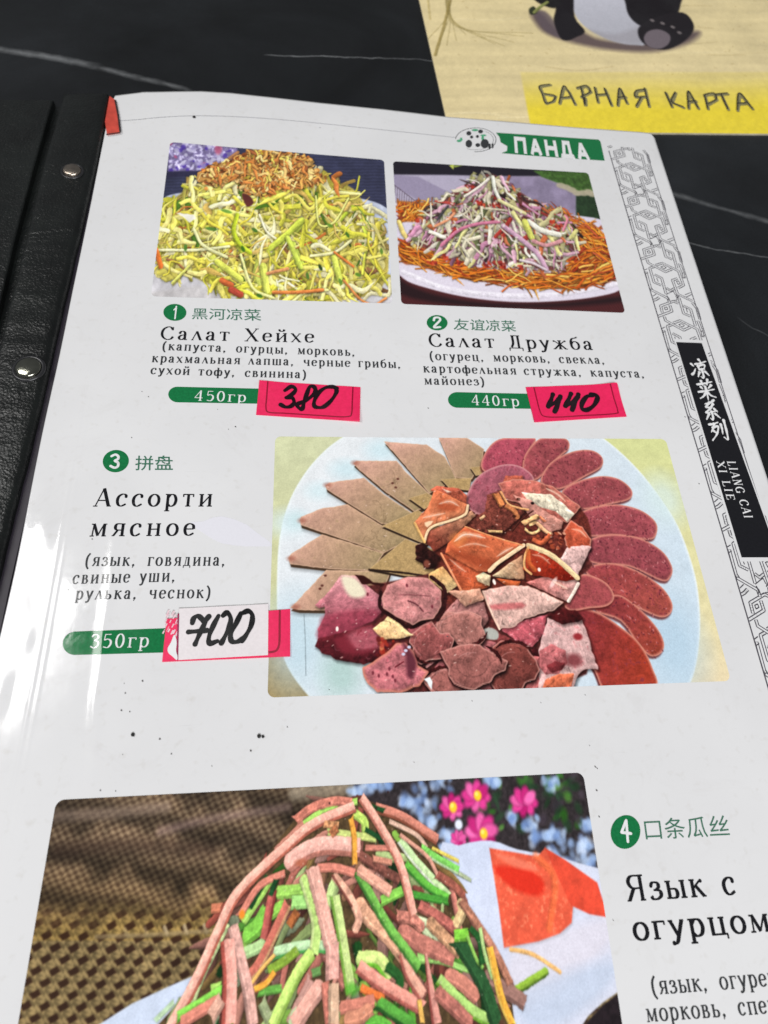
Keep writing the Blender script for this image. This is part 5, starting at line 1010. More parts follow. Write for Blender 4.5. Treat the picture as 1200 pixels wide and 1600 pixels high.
# ---- covers and binding
LEATHER = leather_material()
ZS = 0.0016    # top of the binding strip
fs = lambda z: (lambda pts: on_plane(pts, z))
right = fs(ZS)([(171, 141), (150, 246), (126, 352), (114, 400), (92, 494), (68, 600), (44, 700), (18, 800), (-6, 900), (-60, 1100), (-170, 1500)])
left = fs(ZS)([(98, 143), (66, 250), (40, 360), (30, 400), (8, 490), (-20, 600), (-44, 700), (-70, 800), (-96, 900), (-150, 1100), (-270, 1500)])
def ribbon(name, L, R, z0, z1, mat, parent, bevel=.0007, **pr):
    """a padded strip between two edges: domed section with rounded shoulders"""
    n = 240; t = np.linspace(0, 1, len(L)); tt = np.linspace(0, 1, n); Ls = np.c_[np.interp(tt, t, L[:, 0]), np.interp(tt, t, L[:, 1])]; Rs = np.c_[np.interp(tt, t, R[:, 0]), np.interp(tt, t, R[:, 1])]
    prof = [(0, 0), (.0, .55), (.015, .8), (.05, .95), (.12, 1), (.3, 1.0), (.5, 1.02), (.7, 1.0), (.88, 1), (.95, .95), (.985, .8), (1, .55), (1, 0)]
    V_ = []; F_ = []; k = len(prof); wob = np.interp(np.arange(n), np.arange(0, n, 6), np.random.default_rng(5).normal(0, .00006, len(range(0, n, 6))))
    for i in range(n):
        e = min(1, (min(i, 1.5) / 1.5) ** .5 + .35)
        for a, b in prof: p = Ls[i] * (1 - a) + Rs[i] * a; V_.append((p[0] + wob[i], p[1], z0 + (z1 - z0) * b * e + wob[(i * 3) % n] * (b > .9)))
    for i in range(n - 1):
        for j in range(k - 1): F_.append((i * k + j, (i + 1) * k + j, (i + 1) * k + j + 1, i * k + j + 1))
    F_.append(list(range(k))); F_.append(list(range((n - 1) * k, n * k))[::-1])
    me = mesh(name, V_, F_, True); bm = bmesh.new(); bm.from_mesh(me); bmesh.ops.recalc_face_normals(bm, faces=bm.faces); bm.to_mesh(me); bm.free()
    return link(name, me, mat, parent, **pr)
ribbon("binding_strip", left, right, TABLE_Z + .0002, ZS, LEATHER, menu, label="black leatherette binding strip held by two rivets")
gl = fs(-.0005)([(86, 152), (52, 262), (22, 375), (-2, 480), (-40, 620), (-64, 720), (-90, 820), (-120, 920), (-180, 1120), (-300, 1500), (-330, 1600)])
far = gl - np.array([.14, -.006])
far[0] = fs(-.0005)([(-420, 150)])[0]
link("front_cover", None or slab_mesh("front_cover", [tuple(p) for p in np.r_[[gl[0] + (-.0006, -.0012)], gl[1:], far[::-1][:-1], [far[0]]]], TABLE_Z + .0003, -.0006, .0007, 3), LEATHER, menu, label="black leatherette cover folded open to the left")
hl = [tuple(p) for p in np.r_[left[:] + (.002, -.001), (gl - (.002, 0.0015))[::-1]]]
link("hinge", slab_mesh("hinge", hl, TABLE_Z + .0001, TABLE_Z + .0016, .0002), LEATHER, menu)
# dark lining between strip and page
pl = on_plane([(175, 196), (152, 268), (128, 380), (108, 470), (84, 580), (60, 680), (32, 800), (6, 915), (-20, 1030)], -.0006); pr_ = on_plane([(186, 200), (162, 275), (136, 386), (118, 475), (94, 585), (70, 685), (42, 805), (16, 920), (-8, 1035)], -.0006)
lin_o = [tuple(p) for p in np.r_[pl - (.002, 0), (pr_ - (.0004, 0))[::-1]]]
link("lining", slab_mesh("lining", lin_o, TABLE_Z + .002, -.0009, .0001), plain("dark_violet_lining", (.022, .017, .026), .5), menu)
# red tab at the head of the page
tb = on_plane([(171, 150), (180, 156), (187, 207), (167, 210), (164, 190)], .0004)
o = link("corner_tab", slab_mesh("corner_tab", [tuple(p) for p in tb], -.0002, .0005, .00012), plain("red_plastic", (.62, .075, .05), .3), menu, label="small red corner tab at the head of the binding")
tl = on_plane([(180, 156), (188, 206)], .0006); m = MB(flat_surf(.0006), 2e-5); m.strip([tl[0], (tl[0] + tl[1]) / 2 + (.0002, 0), tl[1]], .00035); m.strip(on_plane([(166, 210), (188, 207)], .0006), .0003); m.build("tab_edge", plain("dark_edge", (.03, .02, .02), .5), o)
# rivets
def rivet(px, rr, matc, dome):
    c = on_plane([px], ZS)[0]; r = rr; V_ = []; F_ = []; N = 40
    prof = [(1.30, -.0002), (1.30, .00025), (1.18, .00045), (1.05, .0004), (1.0, .0002), (.99, .0005), (.93, .0009), (.82, .0011), (.5, .0011 + dome * .5), (.2, .0011 + dome * .8), (.0001, .0011 + dome * .85)]
    for a, z in prof:
        for k in range(N): V_.append((c[0] + r * a * math.cos(k / N * 6.2832), c[1] + r * a * math.sin(k / N * 6.2832), ZS + z))
    for i in range(len(prof) - 1):
        for k in range(N): F_.append((i * N + k, i * N + (k + 1) % N, (i + 1) * N + (k + 1) % N, (i + 1) * N + k))
    a = 4 * N
    rg = mesh("rivet_collar", V_[:a + N], [f for f in F_ if max(f) < a + N], True); hd = mesh("rivet", V_[a:], [tuple(i - a for i in f) for f in F_ if min(f) >= a], True)
    h = link("rivet", hd, matc, menu); link("rivet_collar", rg, plain("dark_collar", (.02, .02, .022), .3), h); return h
h1 = rivet((113, 268), .0030, plain("worn_brass", (.42, .36, .30), .28, 1.0, .0003), .0002); h1["label"] = "small dull rivet near the top of the binding"
h2 = rivet((45, 576), .0036, plain("polished_steel", (.30, .30, .25), .14, 1.0, .0001), .0004); h2["label"] = "larger shiny rivet lower on the binding"

# ---- printed header and emblem
m = MB(surf, 4e-5); m.strip(P(smooth([(184, 189), (215, 187), (250, 183.5), (303, 181), (370, 182.5), (450, 188), (560, 199), (712, 215)], 6)), .00009); m.build("header_rule", GREYT, menu)
Bn = Z(700, 190, 4.615)
m = MB(surf, 4e-5); m.add(P(Bn((345, 80), (540, 92), (720, 105), (900, 118), (1085, 130), (1100, 145), (1130, 283), (940, 270), (760, 258), (560, 243), (385, 228), (425, 212), (428, 178), (380, 150), (370, 110)))); bn = m.build("shop_banner", GREEN, menu)
def pen_box(name, quad, strokes, w, mat, parent, h=8e-5):
    """heavy strokes given in a unit box (y up), laid into the quad TL,TR,BR,BL"""
    H = homography([(0, 1), (1, 1), (1, 0), (0, 0)], P(quad)); m = MB(surf, h, 2e-7)
    for st in strokes:
        for a, b in zip(st[:-1], st[1:]):
            d = np.array(b, float) - a; d /= np.linalg.norm(d); n = np.array([-d[1], d[0]]) * w / 2; e = d * w * .5 * (len(st) > 2)
            e0 = e if a != st[0] else 0; e1 = e if b != st[-1] else 0
            m.add(happly(H, [a + n - e0, a - n - e0, b - n + e1, b + n + e1]))
    return m.build(name, mat, parent)
LT = {"П": [[(.12, 0), (.12, .9), (.88, .9), (.88, 0)]], "А": [[(.12, 0), (.5, .95)], [(.5, .95), (.88, 0)], [(.3, .3), (.7, .3)], [(.5, .6), (.5, 1)]], "Н": [[(.12, 0), (.12, 1)], [(.88, 0), (.88, 1)], [(.12, .5), (.88, .5)]], "Д": [[(.2, .1), (.34, .92), (.74, .92), (.78, .1)], [(-.02, .1), (1.02, .1)], [(.06, -.1), (.06, .1)], [(.94, -.1), (.94, .1)]]}
HB = homography([(0, 1), (5, 1), (5, 0), (0, 0)], Bn((462, 110), (1008, 160), (1040, 280), (470, 226)))
for i, ch in enumerate("ПАНДА"): pen_box("banner_letter", [tuple(q) for q in happly(HB, [(i + .12, 1), (i + .88, 1), (i + .88, 0), (i + .12, 0)])], LT[ch], .25, WHITE, bn, 9e-5)
m = MB(surf, 4.5e-5); c0 = P([Bn((200, 132))[0]])[0]
ell = lambda cx, cy, rx, ry, n=40, a0=0, a1=360: P(Bn(*[(cx + rx * math.cos(math.radians(a0 + (a1 - a0) * k / n)), cy + ry * math.sin(math.radians(a0 + (a1 - a0) * k / n))) for k in range(n + 1)]))
m.strip(ell(200, 132, 146, 86, 50, -175, 95), .00013); m.strip(ell(200, 132, 128, 72, 50, -60, 120), .00007); em = m.build("round_emblem", DARKT, menu)
m = MB(surf, 7e-5, 2e-7)
for cx, cy, rx, ry in [(150, 85, 18, 16), (235, 72, 18, 14), (150, 160, 24, 28), (265, 160, 30, 34), (215, 170, 18, 14), (170, 112, 12, 11), (212, 108, 11, 11), (300, 180, 9, 22), (322, 175, 7, 20)]: m.add(ell(cx, cy, rx, ry, 14)[:-1])
m.build("bear_emblem", DARKT, em); m = MB(surf, 6e-5, 2e-7)
for cx, cy, rx, ry in [(80, 140, 18, 9), (95, 128, 10, 12), (195, 62, 24, 8), (250, 120, 10, 16), (255, 100, 22, 7)]: m.add(ell(cx, cy, rx, ry, 12)[:-1])
m.build("emblem_leaf", ink_material("leaf_green_ink", (70, 150, 110)), em)

# ---- the four printed pictures
lay_print("dish_picture", paint_cabbage(), 470, 300, menu, r=.0016, label="printed picture of yellow-green cabbage salad topped with brown crumbs")
lay_print("dish_picture", paint_slaw(), 450, 290, menu, r=.0016, label="printed picture of pink slaw ringed with orange potato straw")
lay_print("dish_picture", paint_cold_cuts(), 820, 480, menu, r=.0018, label="printed picture of sliced cold meats fanned on a white plate")
LQ = on_plane([(88, 1250), (911, 1207), (972, 1600), (30, 1600)])
# the fourth picture is a rectangle on the page; its lower end lies outside the view
_t0, _t1 = on_plane([(88, 1250), (911, 1207)]); _bl, _br = on_plane([(28, 1600), (972, 1600)])
def _ext(a, b, y): return a + (b - a) * (y - a[1]) / (b[1] - a[1])
QUAD4 = [tuple(q) for q in project([_t0, _t1, _ext(_t1, _br, -.345), _ext(_t0, _bl, -.345)], 0.0)]
lay_print("dish_picture", paint_tongue_salad(), 1050, 560, menu, r=.0018, label="printed picture of tongue and cucumber strips heaped beside red melon")

# pale mountain silhouette printed beside the third title
m = MB(surf, 3e-5); zz3 = Z(90, 680, 3.077); ridge = zz3((640, 418), (700, 415), (745, 396), (790, 390), (850, 404), (910, 430), (960, 470), (1010, 505), (1030, 525)); low = zz3((640, 430), (700, 470), (745, 500), (790, 520), (850, 530), (910, 535), (960, 535), (1010, 535), (1030, 532)); k_ = len(ridge)
m.add(P(ridge + low), [(i, i + 1, k_ + i + 1, k_ + i) for i in range(k_ - 1)]); m.build("pale_mountain_print", ink_material("pale_blue_ink", (211, 210, 216), 1.24, .01), menu)
# ---- badges, titles, descriptions
NUM = {"1": [[(.6, 0), (.6, 1)], [(.25, .72), (.6, .9)]], "2": [[(.14, .68), (.2, .88), (.5, .93), (.8, .86), (.82, .66), (.2, .12), (.9, .12)]], "3": [[(.15, .8), (.5, .9), (.8, .8), (.8, .62), (.5, .52), (.82, .4), (.82, .18), (.5, .1), (.12, .2)]], "4": [[(.66, 0), (.66, 1)], [(.6, .95), (.12, .3), (.95, .3)]]}
def badge(c, rx, ry, ang, num, numquad):
    m = MB(surf, 4.5e-5); a = math.radians(ang); pts = [(c[0] + rx * math.cos(t) * math.cos(a) - ry * math.sin(t) * math.sin(a), c[1] + rx * math.cos(t) * math.sin(a) + ry * math.sin(t) * math.cos(a)) for t in np.linspace(0, 6.2832, 41)[:-1]]
    q = P(pts); cc = q.mean(0); R_ = 6; N_ = len(q); allp = np.concatenate([cc + (q - cc) * (k / R_) for k in range(1, R_ + 1)] + [[cc]])
    m.add(allp, [(k * N_ + i, k * N_ + (i + 1) % N_, (k + 1) * N_ + (i + 1) % N_, (k + 1) * N_ + i) for k in range(R_ - 1) for i in range(N_)] + [(i, (i + 1) % N_, R_ * N_) for i in range(N_)]); b = m.build("number_badge", GREEN, menu)
    H = homography([(0, 1), (1, 1), (1, 0), (0, 0)], P(numquad)); nm = MB(surf, 8e-5, 2e-7); q = happly(H, [(.1, .5), (.9, .5)]); wn = np.linalg.norm(q[1] - q[0]) * .165
    for st in NUM[num]: nm.pen(happly(H, smooth(st, 5) if num in '23' and len(st) > 2 else st), wn)
    nm.build("numeral", WHITE, b)
Z5 = Z(200, 460, 2.727); Z6 = Z(600, 460, 2.727); Z3 = Z(90, 680, 3.077); Z4 = Z(880, 1240, 3.75)
badge((273.3, 488.2), 18, 13.2, 2, "1", Z5((192, 52), (216, 52), (210, 104), (186, 104)))
badge((683, 504.4), 16.3, 12, 2, "2", Z6((208, 95), (245, 95), (242, 146), (205, 146)))
badge((181, 720.6), 20.5, 17.4, -8, "3", Z3((254, 86), (302, 86), (298, 165), (248, 165)))
badge((977.3, 1300), 23, 26.5, 12, "4", Z4((340, 160), (388, 158), (408, 292), (333, 262)) if False else Z4((338, 160), (386, 156), (408, 288), (332, 268)))
gothic("chinese_title", "黑河凉菜", Z5((276, 58), (566, 64), (568, 114), (272, 106)), GREYG, menu, offset=.004)
gothic("chinese_title", "友谊凉菜", Z6((300, 103), (558, 112), (564, 160), (296, 152)), GREYG, menu, offset=.004)
gothic("chinese_title", "拼盘", Z3((376, 98), (552, 98), (555, 170), (372, 170)), GREYG, menu, offset=.006)
gothic("chinese_title", "口条瓜丝", Z4((470, 150), (962, 126), (978, 250), (486, 272)), GREYG, menu, offset=-.002)
TT = dict(h=6e-5)
serif("dish_title", "Салат Хейхе", (250, 530.5), (491.5, 535.5), 20, BLACK, menu, track=.17, bold=1.35)
serif("dish_title", "Салат Дружба", (670.5, 541.5), (928, 547), 20, BLACK, menu, track=.15, bold=1.35)
serif("dish_title", "Ассорти", (145.5, 791.5), (332, 791.5), 28, BLACK, menu, track=.2, bold=1.35)
serif("dish_title", "мясное", (139, 838.3), (304.5, 837), 28, BLACK, menu, track=.22, bold=1.35)
serif("dish_title", "Язык с", (980, 1408.5), (1152.5, 1397.3), 40, BLACK, menu, track=.12, bold=1.5)
serif("dish_title", "огурцом", (990.5, 1470), (1206, 1455), 40, BLACK, menu, track=.1, bold=1.5)
D = DARKT
serif("ingredients_line", "(капуста, огурцы, морковь,", (253, 547), (557.5, 556.5), 13.5, D, menu, track=.17, bold=1.6)
serif("ingredients_line", "крахмальная лапша, черные грибы,", (236.7, 566), (629, 575.5), 13.5, D, menu, track=.17, bold=1.6)
serif("ingredients_line", "сухой тофу, свинина)", (235, 584.5), (478.7, 591.5), 13.5, D, menu, track=.17, bold=1.6)
serif("ingredients_line", "(огурец, морковь, свекла,", (671.5, 562.5), (948, 569), 13.5, D, menu, track=.17, bold=1.6)
serif("ingredients_line", "картофельная стружка, капуста,", (661.6, 582), (1010, 590.5), 13.5, D, menu, track=.17, bold=1.6)
serif("ingredients_line", "майонез)", (663, 601), (757.7, 602.5), 13.5, D, menu, track=.17, bold=1.6)
serif("ingredients_line", "(язык, говядина,", (132, 884.5), (355, 884), 19.5, D, menu, track=.17, bold=1.45)
serif("ingredients_line", "свиные уши,", (112.7, 912.5), (277, 908.5), 19.5, D, menu, track=.17, bold=1.45)
serif("ingredients_line", "рулька, чеснок)", (117, 937), (329, 934.5), 19.5, D, menu, track=.17, bold=1.45)
serif("ingredients_line", "(язык, огурец,", (1019, 1554.5), (1200, 1541), 29, D, menu, fit="(язык, огуре", track=.1, bold=1.45)
serif("ingredients_line", "морковь, спец", (1010.7, 1597), (1200, 1583.5), 29, D, menu, fit="морковь, спе", track=.1, bold=1.45)

# ---- green weight pills
def pill(tl, bl, tr, br, text, a, b, cap, label):
    H = homography([(0, 0), (1, 0), (1, 1), (0, 1)], [tl, tr, br, bl]); n = 90; us = np.r_[(1 - np.cos(np.linspace(0, 1, 10) * math.pi / 2)) * .09, np.linspace(.1, 1, n)]
    L = math.hypot(tr[0] - tl[0], tr[1] - tl[1]); hgt = math.hypot(bl[0] - tl[0], bl[1] - tl[1]); rU = hgt / 2 / L * 1.15; pts = []; rows = 5
    for u in us:
        t = np.clip(1 - u / rU, 0, 1); hh = .5 * math.sqrt(max(0, 1 - t * t))
        for j in range(rows): pts.append((u, .5 - hh + 2 * hh * j / (rows - 1)))
    m = MB(surf, 4e-5); m.add(P(happly(H, pts)), [(i * rows + j, (i + 1) * rows + j, (i + 1) * rows + j + 1, i * rows + j + 1) for i in range(len(us) - 1) for j in range(rows - 1)])
    o = m.build("weight_pill", GREEN, menu); serif("weight_text", text, a, b, cap, WHITE, o, track=.14, bold=1.15, h=7e-5); return o
pill((263, 604), (263, 628.5), (412, 607.5), (412, 631), "450гр", (302.7, 626), (385, 628.5), 16, "")
pill((700, 612.5), (700, 637), (838, 615.5), (842, 639), "440гр", (736.8, 633), (812.7, 635), 16, "")
pill((98, 987.5), (98, 1024), (262, 981.5), (260, 1019.5), "350гр", (138.7, 1013), (233, 1011), 22, "")

surf0 = surf
# ---- pink price stickers with handwriting
def sticker(quad, frame, fw, strokes, w, label, zf, mk=None, extra=None, hl=2.0e-4, curl=2, lift=.0007):
    qc = P(quad); cu = qc[curl]; cu2 = qc[(curl + 2) % 4]
    surf = lambda x, y: surf0(x, y) + lift * np.exp(-((np.asarray(x) - cu[0]) ** 2 + (np.asarray(y) - cu[1]) ** 2) / .0045 ** 2) + .4 * lift * np.exp(-((np.asarray(x) - cu2[0]) ** 2 + (np.asarray(y) - cu2[1]) ** 2) / .004 ** 2) + 3e-5 * (1 + np.sin(np.asarray(x) * 520 + np.asarray(y) * 200))
    m = MB(surf, hl); m.quad(quad, 60, 22); top = m; o = m.build("price_sticker", PINK, menu, label=label)
    # the paper's cut edge
    q = P(quad); e = MB(surf, hl); N = 24; ring_ = np.concatenate([q[i] + (q[(i + 1) % 4] - q[i]) * np.linspace(0, 1, N, endpoint=False)[:, None] for i in range(4)])
    z = surf(ring_[:, 0], ring_[:, 1]); k = len(ring_); V_ = [(x, y, zz + hl) for (x, y), zz in zip(ring_, z)] + [(x, y, zz + 2e-5) for (x, y), zz in zip(ring_, surf0(ring_[:, 0], ring_[:, 1]))]
    link("sticker_edge", mesh("sticker_edge", V_, [(i, (i + 1) % k, k + (i + 1) % k, k + i) for i in range(k)]), PINK, o)
    if extra: extra(o, surf)
    f = MB(surf, hl + 2e-5, 2e-7)
    for fr in frame: f.strip(P(smooth(zf(*fr), 6)), fw)
    f.build("printed_frame", FRAME, o)
    s = MB(surf, hl + (1.4e-4 if extra else 7e-5), 2e-7)
    for st in strokes:
        p = P(smooth(zf(*st), 6) if len(st) > 2 else zf(*st)); ln = len(p); s.pen(p, w * (1 + .16 * np.sin(np.arange(ln) * .5 + len(st))))
    s.build("handwritten_price", mk or MARKER, o); return o
K1 = Z(395, 590, 6.667); K2 = Z(820, 590, 6.667); K3 = Z(250, 940, 5.4545)
sticker(K1((70, 37), (1122, 103), (1113, 460), (35, 390)), [((158, 45), (146, 200), (138, 320), (170, 366), (330, 376), (500, 386), (760, 404), (985, 416), (1028, 385), (1036, 250), (1043, 102))], .00022,
        [((335, 140), (400, 98), (445, 125), (420, 170), (350, 215)), ((350, 215), (410, 215), (430, 265), (395, 305), (340, 312), (292, 288)), ((655, 150), (640, 105), (595, 100), (565, 170), (535, 260), (520, 320), (498, 335), (462, 285), (555, 245), (640, 175), (655, 130)), ((880, 115), (830, 102), (760, 110), (690, 160), (645, 240), (640, 300), (680, 318), (740, 310), (820, 240), (870, 160), (868, 120))], .00066,
        "pink sticker with the handwritten price 380", K1)
sticker(K2((8, 103), (948, 67), (1058, 408), (98, 467)), [((92, 105), (122, 230), (155, 355), (195, 408), (330, 416), (600, 400), (930, 380), (962, 345), (920, 210), (878, 75))], .00022,
        [((290, 178), (270, 240), (240, 308)), ((240, 305), (320, 262), (365, 215)), ((368, 200), (340, 290), (308, 360)), ((478, 172), (450, 240), (420, 302)), ((420, 300), (500, 258), (550, 205)), ((555, 180), (520, 260), (490, 342)), ((700, 190), (640, 205), (592, 275), (595, 335), (650, 340), (715, 295), (752, 225), (740, 188), (690, 182))], .00078,
        "pink sticker with the handwritten price 440", K2, curl=1)
def slip(o, surf):
    s = MB(surf, 2.8e-4); s.quad(K3((165, 62), (925, 22), (921, 458), (158, 500)), 60, 24); sl = s.build("white_slip", SLIP, o, label="white paper slip taped over the sticker")
    # torn end of the tape at the left, its glare painted as a white patch
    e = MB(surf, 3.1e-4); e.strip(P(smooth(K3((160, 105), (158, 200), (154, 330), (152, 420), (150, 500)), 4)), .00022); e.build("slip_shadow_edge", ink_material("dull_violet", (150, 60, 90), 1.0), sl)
    g = MB(surf, 3.3e-4); g.add(P(smooth(K3((120, 290), (95, 350), (68, 400), (75, 440), (110, 470), (145, 500), (152, 470), (140, 420), (145, 350), (135, 300)), 4, True))); g.build("tape_glare", ink_material("tape_glare_white", (240, 240, 240), 1.3, .02, .1), sl)
    g = MB(surf, 2.3e-4, 2e-7); rg = random.Random(3)
    for _ in range(26):
        x, y = rg.uniform(20, 150), rg.uniform(110, 300); l = rg.uniform(8, 34); g.strip(P(K3((x, y), (x + l * .5, y - l), (x + l * .7, y - l * 1.4))), rg.uniform(.00006, .0002))
    g.build("torn_fibre", ink_material("pale_pink_tear", (244, 190, 196), 1.2, .05), sl)
sticker(K3((58, 150), (1110, 65), (1110, 468), (20, 515)), [((1022, 72), (1020, 200), (1018, 350), (1000, 410), (970, 428), (925, 434))], .00028,
        [((278, 185), (290, 145), (325, 125), (358, 150), (375, 175), (418, 130)), ((412, 130), (370, 215), (330, 300), (302, 365)), ((245, 262), (330, 255), (402, 248)), ((500, 125), (455, 210), (420, 300), (425, 358), (490, 340)), ((540, 122), (575, 98), (605, 150), (588, 230), (550, 310), (525, 355)), ((690, 105), (650, 190), (605, 280), (612, 340), (660, 345), (715, 315)), ((712, 98), (755, 84), (788, 120), (780, 200), (740, 280), (700, 335))], .00064,
        "pink sticker with a white slip and the handwritten price 700", K3, MARKER2, slip, lift=.0003)

# ---- lattice border and its black title tag along the right edge
q0, q1 = P([(1024, 376.7), (1052, 463)]); per = np.linalg.norm(q1 - q0); dy = (q1 - q0) / per
bl_ = lambda y: 140 + y * .2957; br_ = lambda y: 885 + y * .3281      # traced twelve times enlarged from (980, 370)
bands = [[(640, 215), (560, 185), (330, 275), (358, 385)], [(745, 262), (870, 312), (950, 595)], [(660, 118), (675, 165), (742, 392), (855, 435)], [(905, 200), (985, 300), (1035, 480)], [(1000, 520), (1070, 690), (1085, 780)],
 [(375, 700), (450, 985), (480, 1020)], [(545, 748), (665, 803), (745, 1085)], [(515, 600), (445, 625), (522, 885), (645, 932)], [(290, 458), (530, 362), (497, 262)], [(760, 985), (830, 1025), (895, 990)], [(395, 468), (415, 528), (735, 682), (850, 630)], [(565, 562), (680, 520), (980, 655), (1075, 915), (982, 968)],
 [(955, 800), (868, 832), (962, 1082), (1230, 1195)], [(470, 1028), (778, 1165), (805, 1235)], [(160, 200), (250, 165), (300, 130)], [(640, 80), (620, 105)]]
outl = [[(650, 590), (702, 572), (752, 602), (710, 632), (650, 590)], [(395, 305), (440, 290), (458, 328), (412, 345), (395, 305)], [(942, 852), (980, 842), (1012, 888), (976, 908), (942, 852)], [(770, 60), (870, 15)], [(790, 100), (890, 50)], [(345, 665), (400, 640)], [(355, 735), (410, 712)], [(190, 110), (250, 70)], [(1045, 700), (1085, 680)], [(1070, 785), (1115, 760)],
 [(440, 95), (475, 150), (460, 185)], [(430, 70), (520, 20), (560, 5), (590, 60), (640, 95), (620, 120), (625, 165), (590, 165), (500, 190), (480, 150), (445, 90)], [(790, 300), (810, 370)], [(570, 800), (600, 870)]]
strip_x = lambda x, y: ((x - bl_(y)) / (br_(y) - bl_(y)), (y - 95) / 1030.0)
bx0 = P([(949, 228)])[0]; bx1 = P([(1025, 485)])[0]; cx0 = P([(1008, 231)])[0]; cx1 = P([(1104, 529)])[0]
def lat(s, t):   # strip coordinates -> page coordinates (t = 0 at the star, one period per unit)
    base = q0 + dy * per * t; L = bx0 + (bx1 - bx0) * (bx0[1] - base[1]) / (bx0[1] - bx1[1]); R = cx0 + (cx1 - cx0) * (cx0[1] - base[1]) / (cx0[1] - cx1[1])
    return L + (R - L) * s
LATM = ink_material("lattice_ink", (78, 76, 82)); m = MB(surf, 3e-5, 4e-7); mf = MB(surf, 3e-5, 4e-7); y_top = bx0[1]
def lpts(ln, k):
    o = []
    for i in range(len(ln) - 1):
        for t in np.linspace(0, 1, 5)[:None if i == len(ln) - 2 else -1]:
            a, b = strip_x(*(np.array(ln[i]) * (1 - t) + np.array(ln[i + 1]) * t))
            if -.01 <= a <= 1.01:
                p = lat(a, b + k)
                if y_top > p[1] > -.345: o.append(p)
    return o
def mitre(M_, p, w):
    p = np.asarray(p)
    for a, b in zip(p[:-1], p[1:]):
        d = (b - a) / (np.linalg.norm(b - a) + 1e-9); n0 = M_.n; M_.strip([a - d * w * .35, b + d * w * .35], w); M_.n = n0
for k in range(-3, 12):
    for bi, ln in enumerate(bands):
        pts = lpts(ln, k)
        if len(pts) < 2: continue
        m.n = 2 * bi; mitre(m, pts, .00056); mf.n = 2 * bi + 1; mitre(mf, pts, .00026)
    for ln in outl:
        pts = lpts(ln, k); m.n = 40
        if len(pts) > 1: mitre(m, pts, .00015)
for ax, s_ in ((0, 0.0), (0, 1.0)):
    pts = [lat(s_, t) for t in np.linspace(-2.2, 12, 40)]; pts = [p for p in pts if y_top > p[1] > -.345]; m.n = 41; m.strip(pts, .0002 if s_ == 0 else .00016)
lb = m.build("lattice_border", LATM, menu, label="grey outlined lattice border down the right side"); mf.build("lattice_band", PAPER, lb)
Z7 = Z(900, 480, 3.81)
tagq = Z7((595, 208), (748, 214), (1205, 1490), (985, 1490)); halo = Z7((582, 188), (756, 198), (1218, 1512), (976, 1515)); m = MB(surf, 6e-5); m.quad(halo, 4, 40); ha = m.build("tag_margin", PAPER, menu); m = MB(surf, 8e-5); m.quad(tagq, 4, 40); tg = m.build("section_tag", BLACK, menu, label="black section tag with white Chinese and Latin lettering")
BR = {"凉": [[(.08, .84), (.2, .7)], [(.02, .28), (.14, .36), (.28, .56)], [(.58, 1.02), (.66, .9)], [(.32, .8), (.6, .82), (.98, .9)], [(.46, .68), (.5, .48)], [(.46, .68), (.84, .74), (.78, .5)], [(.5, .5), (.8, .54)], [(.64, .52), (.66, .2), (.62, .04), (.5, .14)], [(.46, .36), (.34, .14)], [(.8, .38), (.98, .16)]],
 "菜": [[(.06, .84), (.5, .86), (.94, .92)], [(.32, 1.0), (.37, .76)], [(.7, 1.04), (.62, .78)], [(.22, .7), (.32, .58)], [(.48, .7), (.53, .58)], [(.84, .74), (.66, .6)], [(.04, .44), (.5, .47), (.98, .52)], [(.5, .6), (.51, .3), (.5, -.02)], [(.48, .44), (.3, .22), (.06, .1)], [(.52, .44), (.7, .22), (.98, .1)]],
 "系": [[(.8, 1.02), (.56, .9), (.24, .86)], [(.52, .92), (.26, .68), (.62, .68)], [(.7, .82), (.46, .58), (.2, .4), (.84, .46)], [(.7, .58), (.86, .4)], [(.52, .44), (.54, .2), (.5, 0), (.38, .1)], [(.34, .32), (.14, .06)], [(.7, .32), (.94, .08)]],
 "列": [[(.02, .88), (.3, .9), (.58, .96)], [(.32, .9), (.22, .68), (.06, .48)], [(.2, .7), (.52, .74), (.36, .36), (.02, .04)], [(.2, .54), (.34, .4)], [(.7, .84), (.72, .6), (.7, .34)], [(.92, 1.04), (.95, .5), (.92, .04), (.74, .16)]]}
for ch, (cx, cy) in zip("凉菜系列", [(735, 372), (775, 495), (803, 615), (850, 738)]):
    H = homography([(0, 1), (1, 1), (1, 0), (0, 0)], P(Z7((cx - 64, cy - 52), (cx + 36, cy - 60), (cx + 62, cy + 54), (cx - 38, cy + 60)))); bm_ = MB(surf, 1.05e-4, 1e-7)
    for si, st in enumerate(BR[ch]):
        q = happly(H, smooth(st, 6) if len(st) > 2 else [tuple(np.array(st[0]) * (1 - t) + np.array(st[1]) * t) for t in np.linspace(0, 1, 6)]); n_ = len(q); tt = np.linspace(0, 1, n_)
        bm_.pen(q, .00036 * (1.15 - .75 * tt + .35 * np.sin(tt * 9 + si) ** 2))
    bm_.build("calligraphy", WHITE, tg)
serif("latin_line", "LIANG CAI", Z7((896, 915))[0], Z7((1002, 1258))[0], 13, WHITE, tg, track=.14, bold=1.35, h=1.05e-4, up=lambda c, k: (c[0] + k, c[1] - 1))
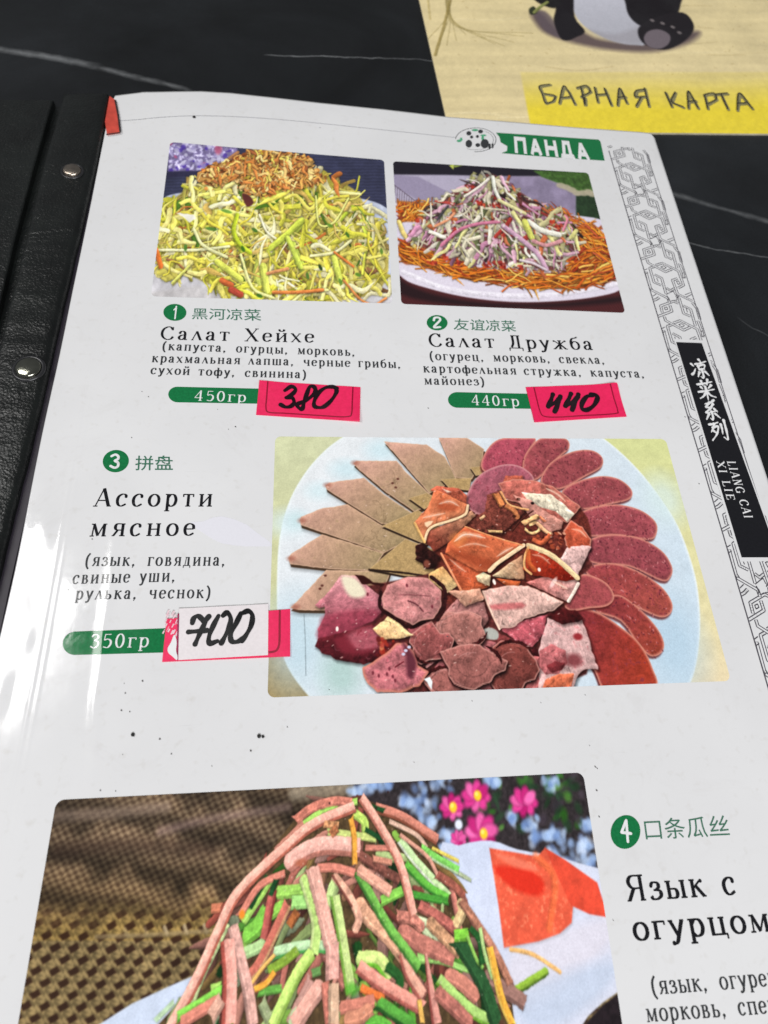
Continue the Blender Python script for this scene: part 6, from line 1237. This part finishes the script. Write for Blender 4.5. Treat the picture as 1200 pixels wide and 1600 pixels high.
serif("latin_line", "XI LIE", Z7((833, 915))[0], Z7((900, 1150))[0], 12, WHITE, tg, track=.14, bold=1.35, h=1.05e-4, up=lambda c, k: (c[0] + k, c[1] - 1))

# ---- crumbs and dust on the page
def crumb(px, r, label):
    c = P([px])[0]; bm = bmesh.new(); bmesh.ops.create_icosphere(bm, subdivisions=2, radius=r); rg = random.Random(int(px[0]))
    for v in bm.verts: v.co *= rg.uniform(.75, 1.25); v.co.z *= .55
    me = bpy.data.meshes.new("crumb"); bm.to_mesh(me); bm.free(); o = bpy.data.objects.new("crumb", me); scene.collection.objects.link(o); me.materials.append(CRUMB)
    o.location = (c[0], c[1], float(surf(c[0], c[1])) + r * .4); o["label"] = label; o["category"] = "crumb"; o["group"] = "dark crumbs on the page"
CRUMB = plain("dark_crumb", (.012, .011, .01), .7)
crumb((303.5, 183.5), .00055, "dark crumb on the thin header line above the cabbage salad picture")
crumb((208, 1148), .00042, "dark crumb below the 350 weight pill, left of the pair of crumbs")
crumb((405, 1150), .00045, "left dark crumb of the pair under the cold cuts picture")
crumb((411, 1151), .00036, "right dark crumb of the pair under the cold cuts picture")
rg = random.Random(9); m = MB(surf, 1.6e-4)
for x, y in [(449, 1136), (194, 1068), (196, 1083), (223, 1064), (157, 1235), (268, 1178), (331, 1197), (181, 1236), (192, 1179), (392, 1173), (930, 1198), (921, 1165), (933, 1201), (914, 1086), (845, 1098), (932, 1235), (936, 1276), (1092, 756), (232, 620), (206, 684), (150, 213), (340, 640), (368, 667), (500, 200), (861, 598), (669, 638), (222, 612), (958, 1438), (190, 1110), (203, 1112)] + [(rg.uniform(100, 1180), rg.uniform(600, 1240)) for _ in range(14)]:
    c = P([(x, y)])[0]; r = rg.uniform(.00010, .00022); m.add([(c[0] + math.cos(t) * r * rg.uniform(.7, 1.3), c[1] + math.sin(t) * r * rg.uniform(.7, 1.3)) for t in np.linspace(0, 6.28, 8)[:-1]])
m.build("dust_speck", plain("speck", (.10, .09, .09), .8), None, kind="stuff", label="tiny dark dust specks scattered over the white page", category="dust")
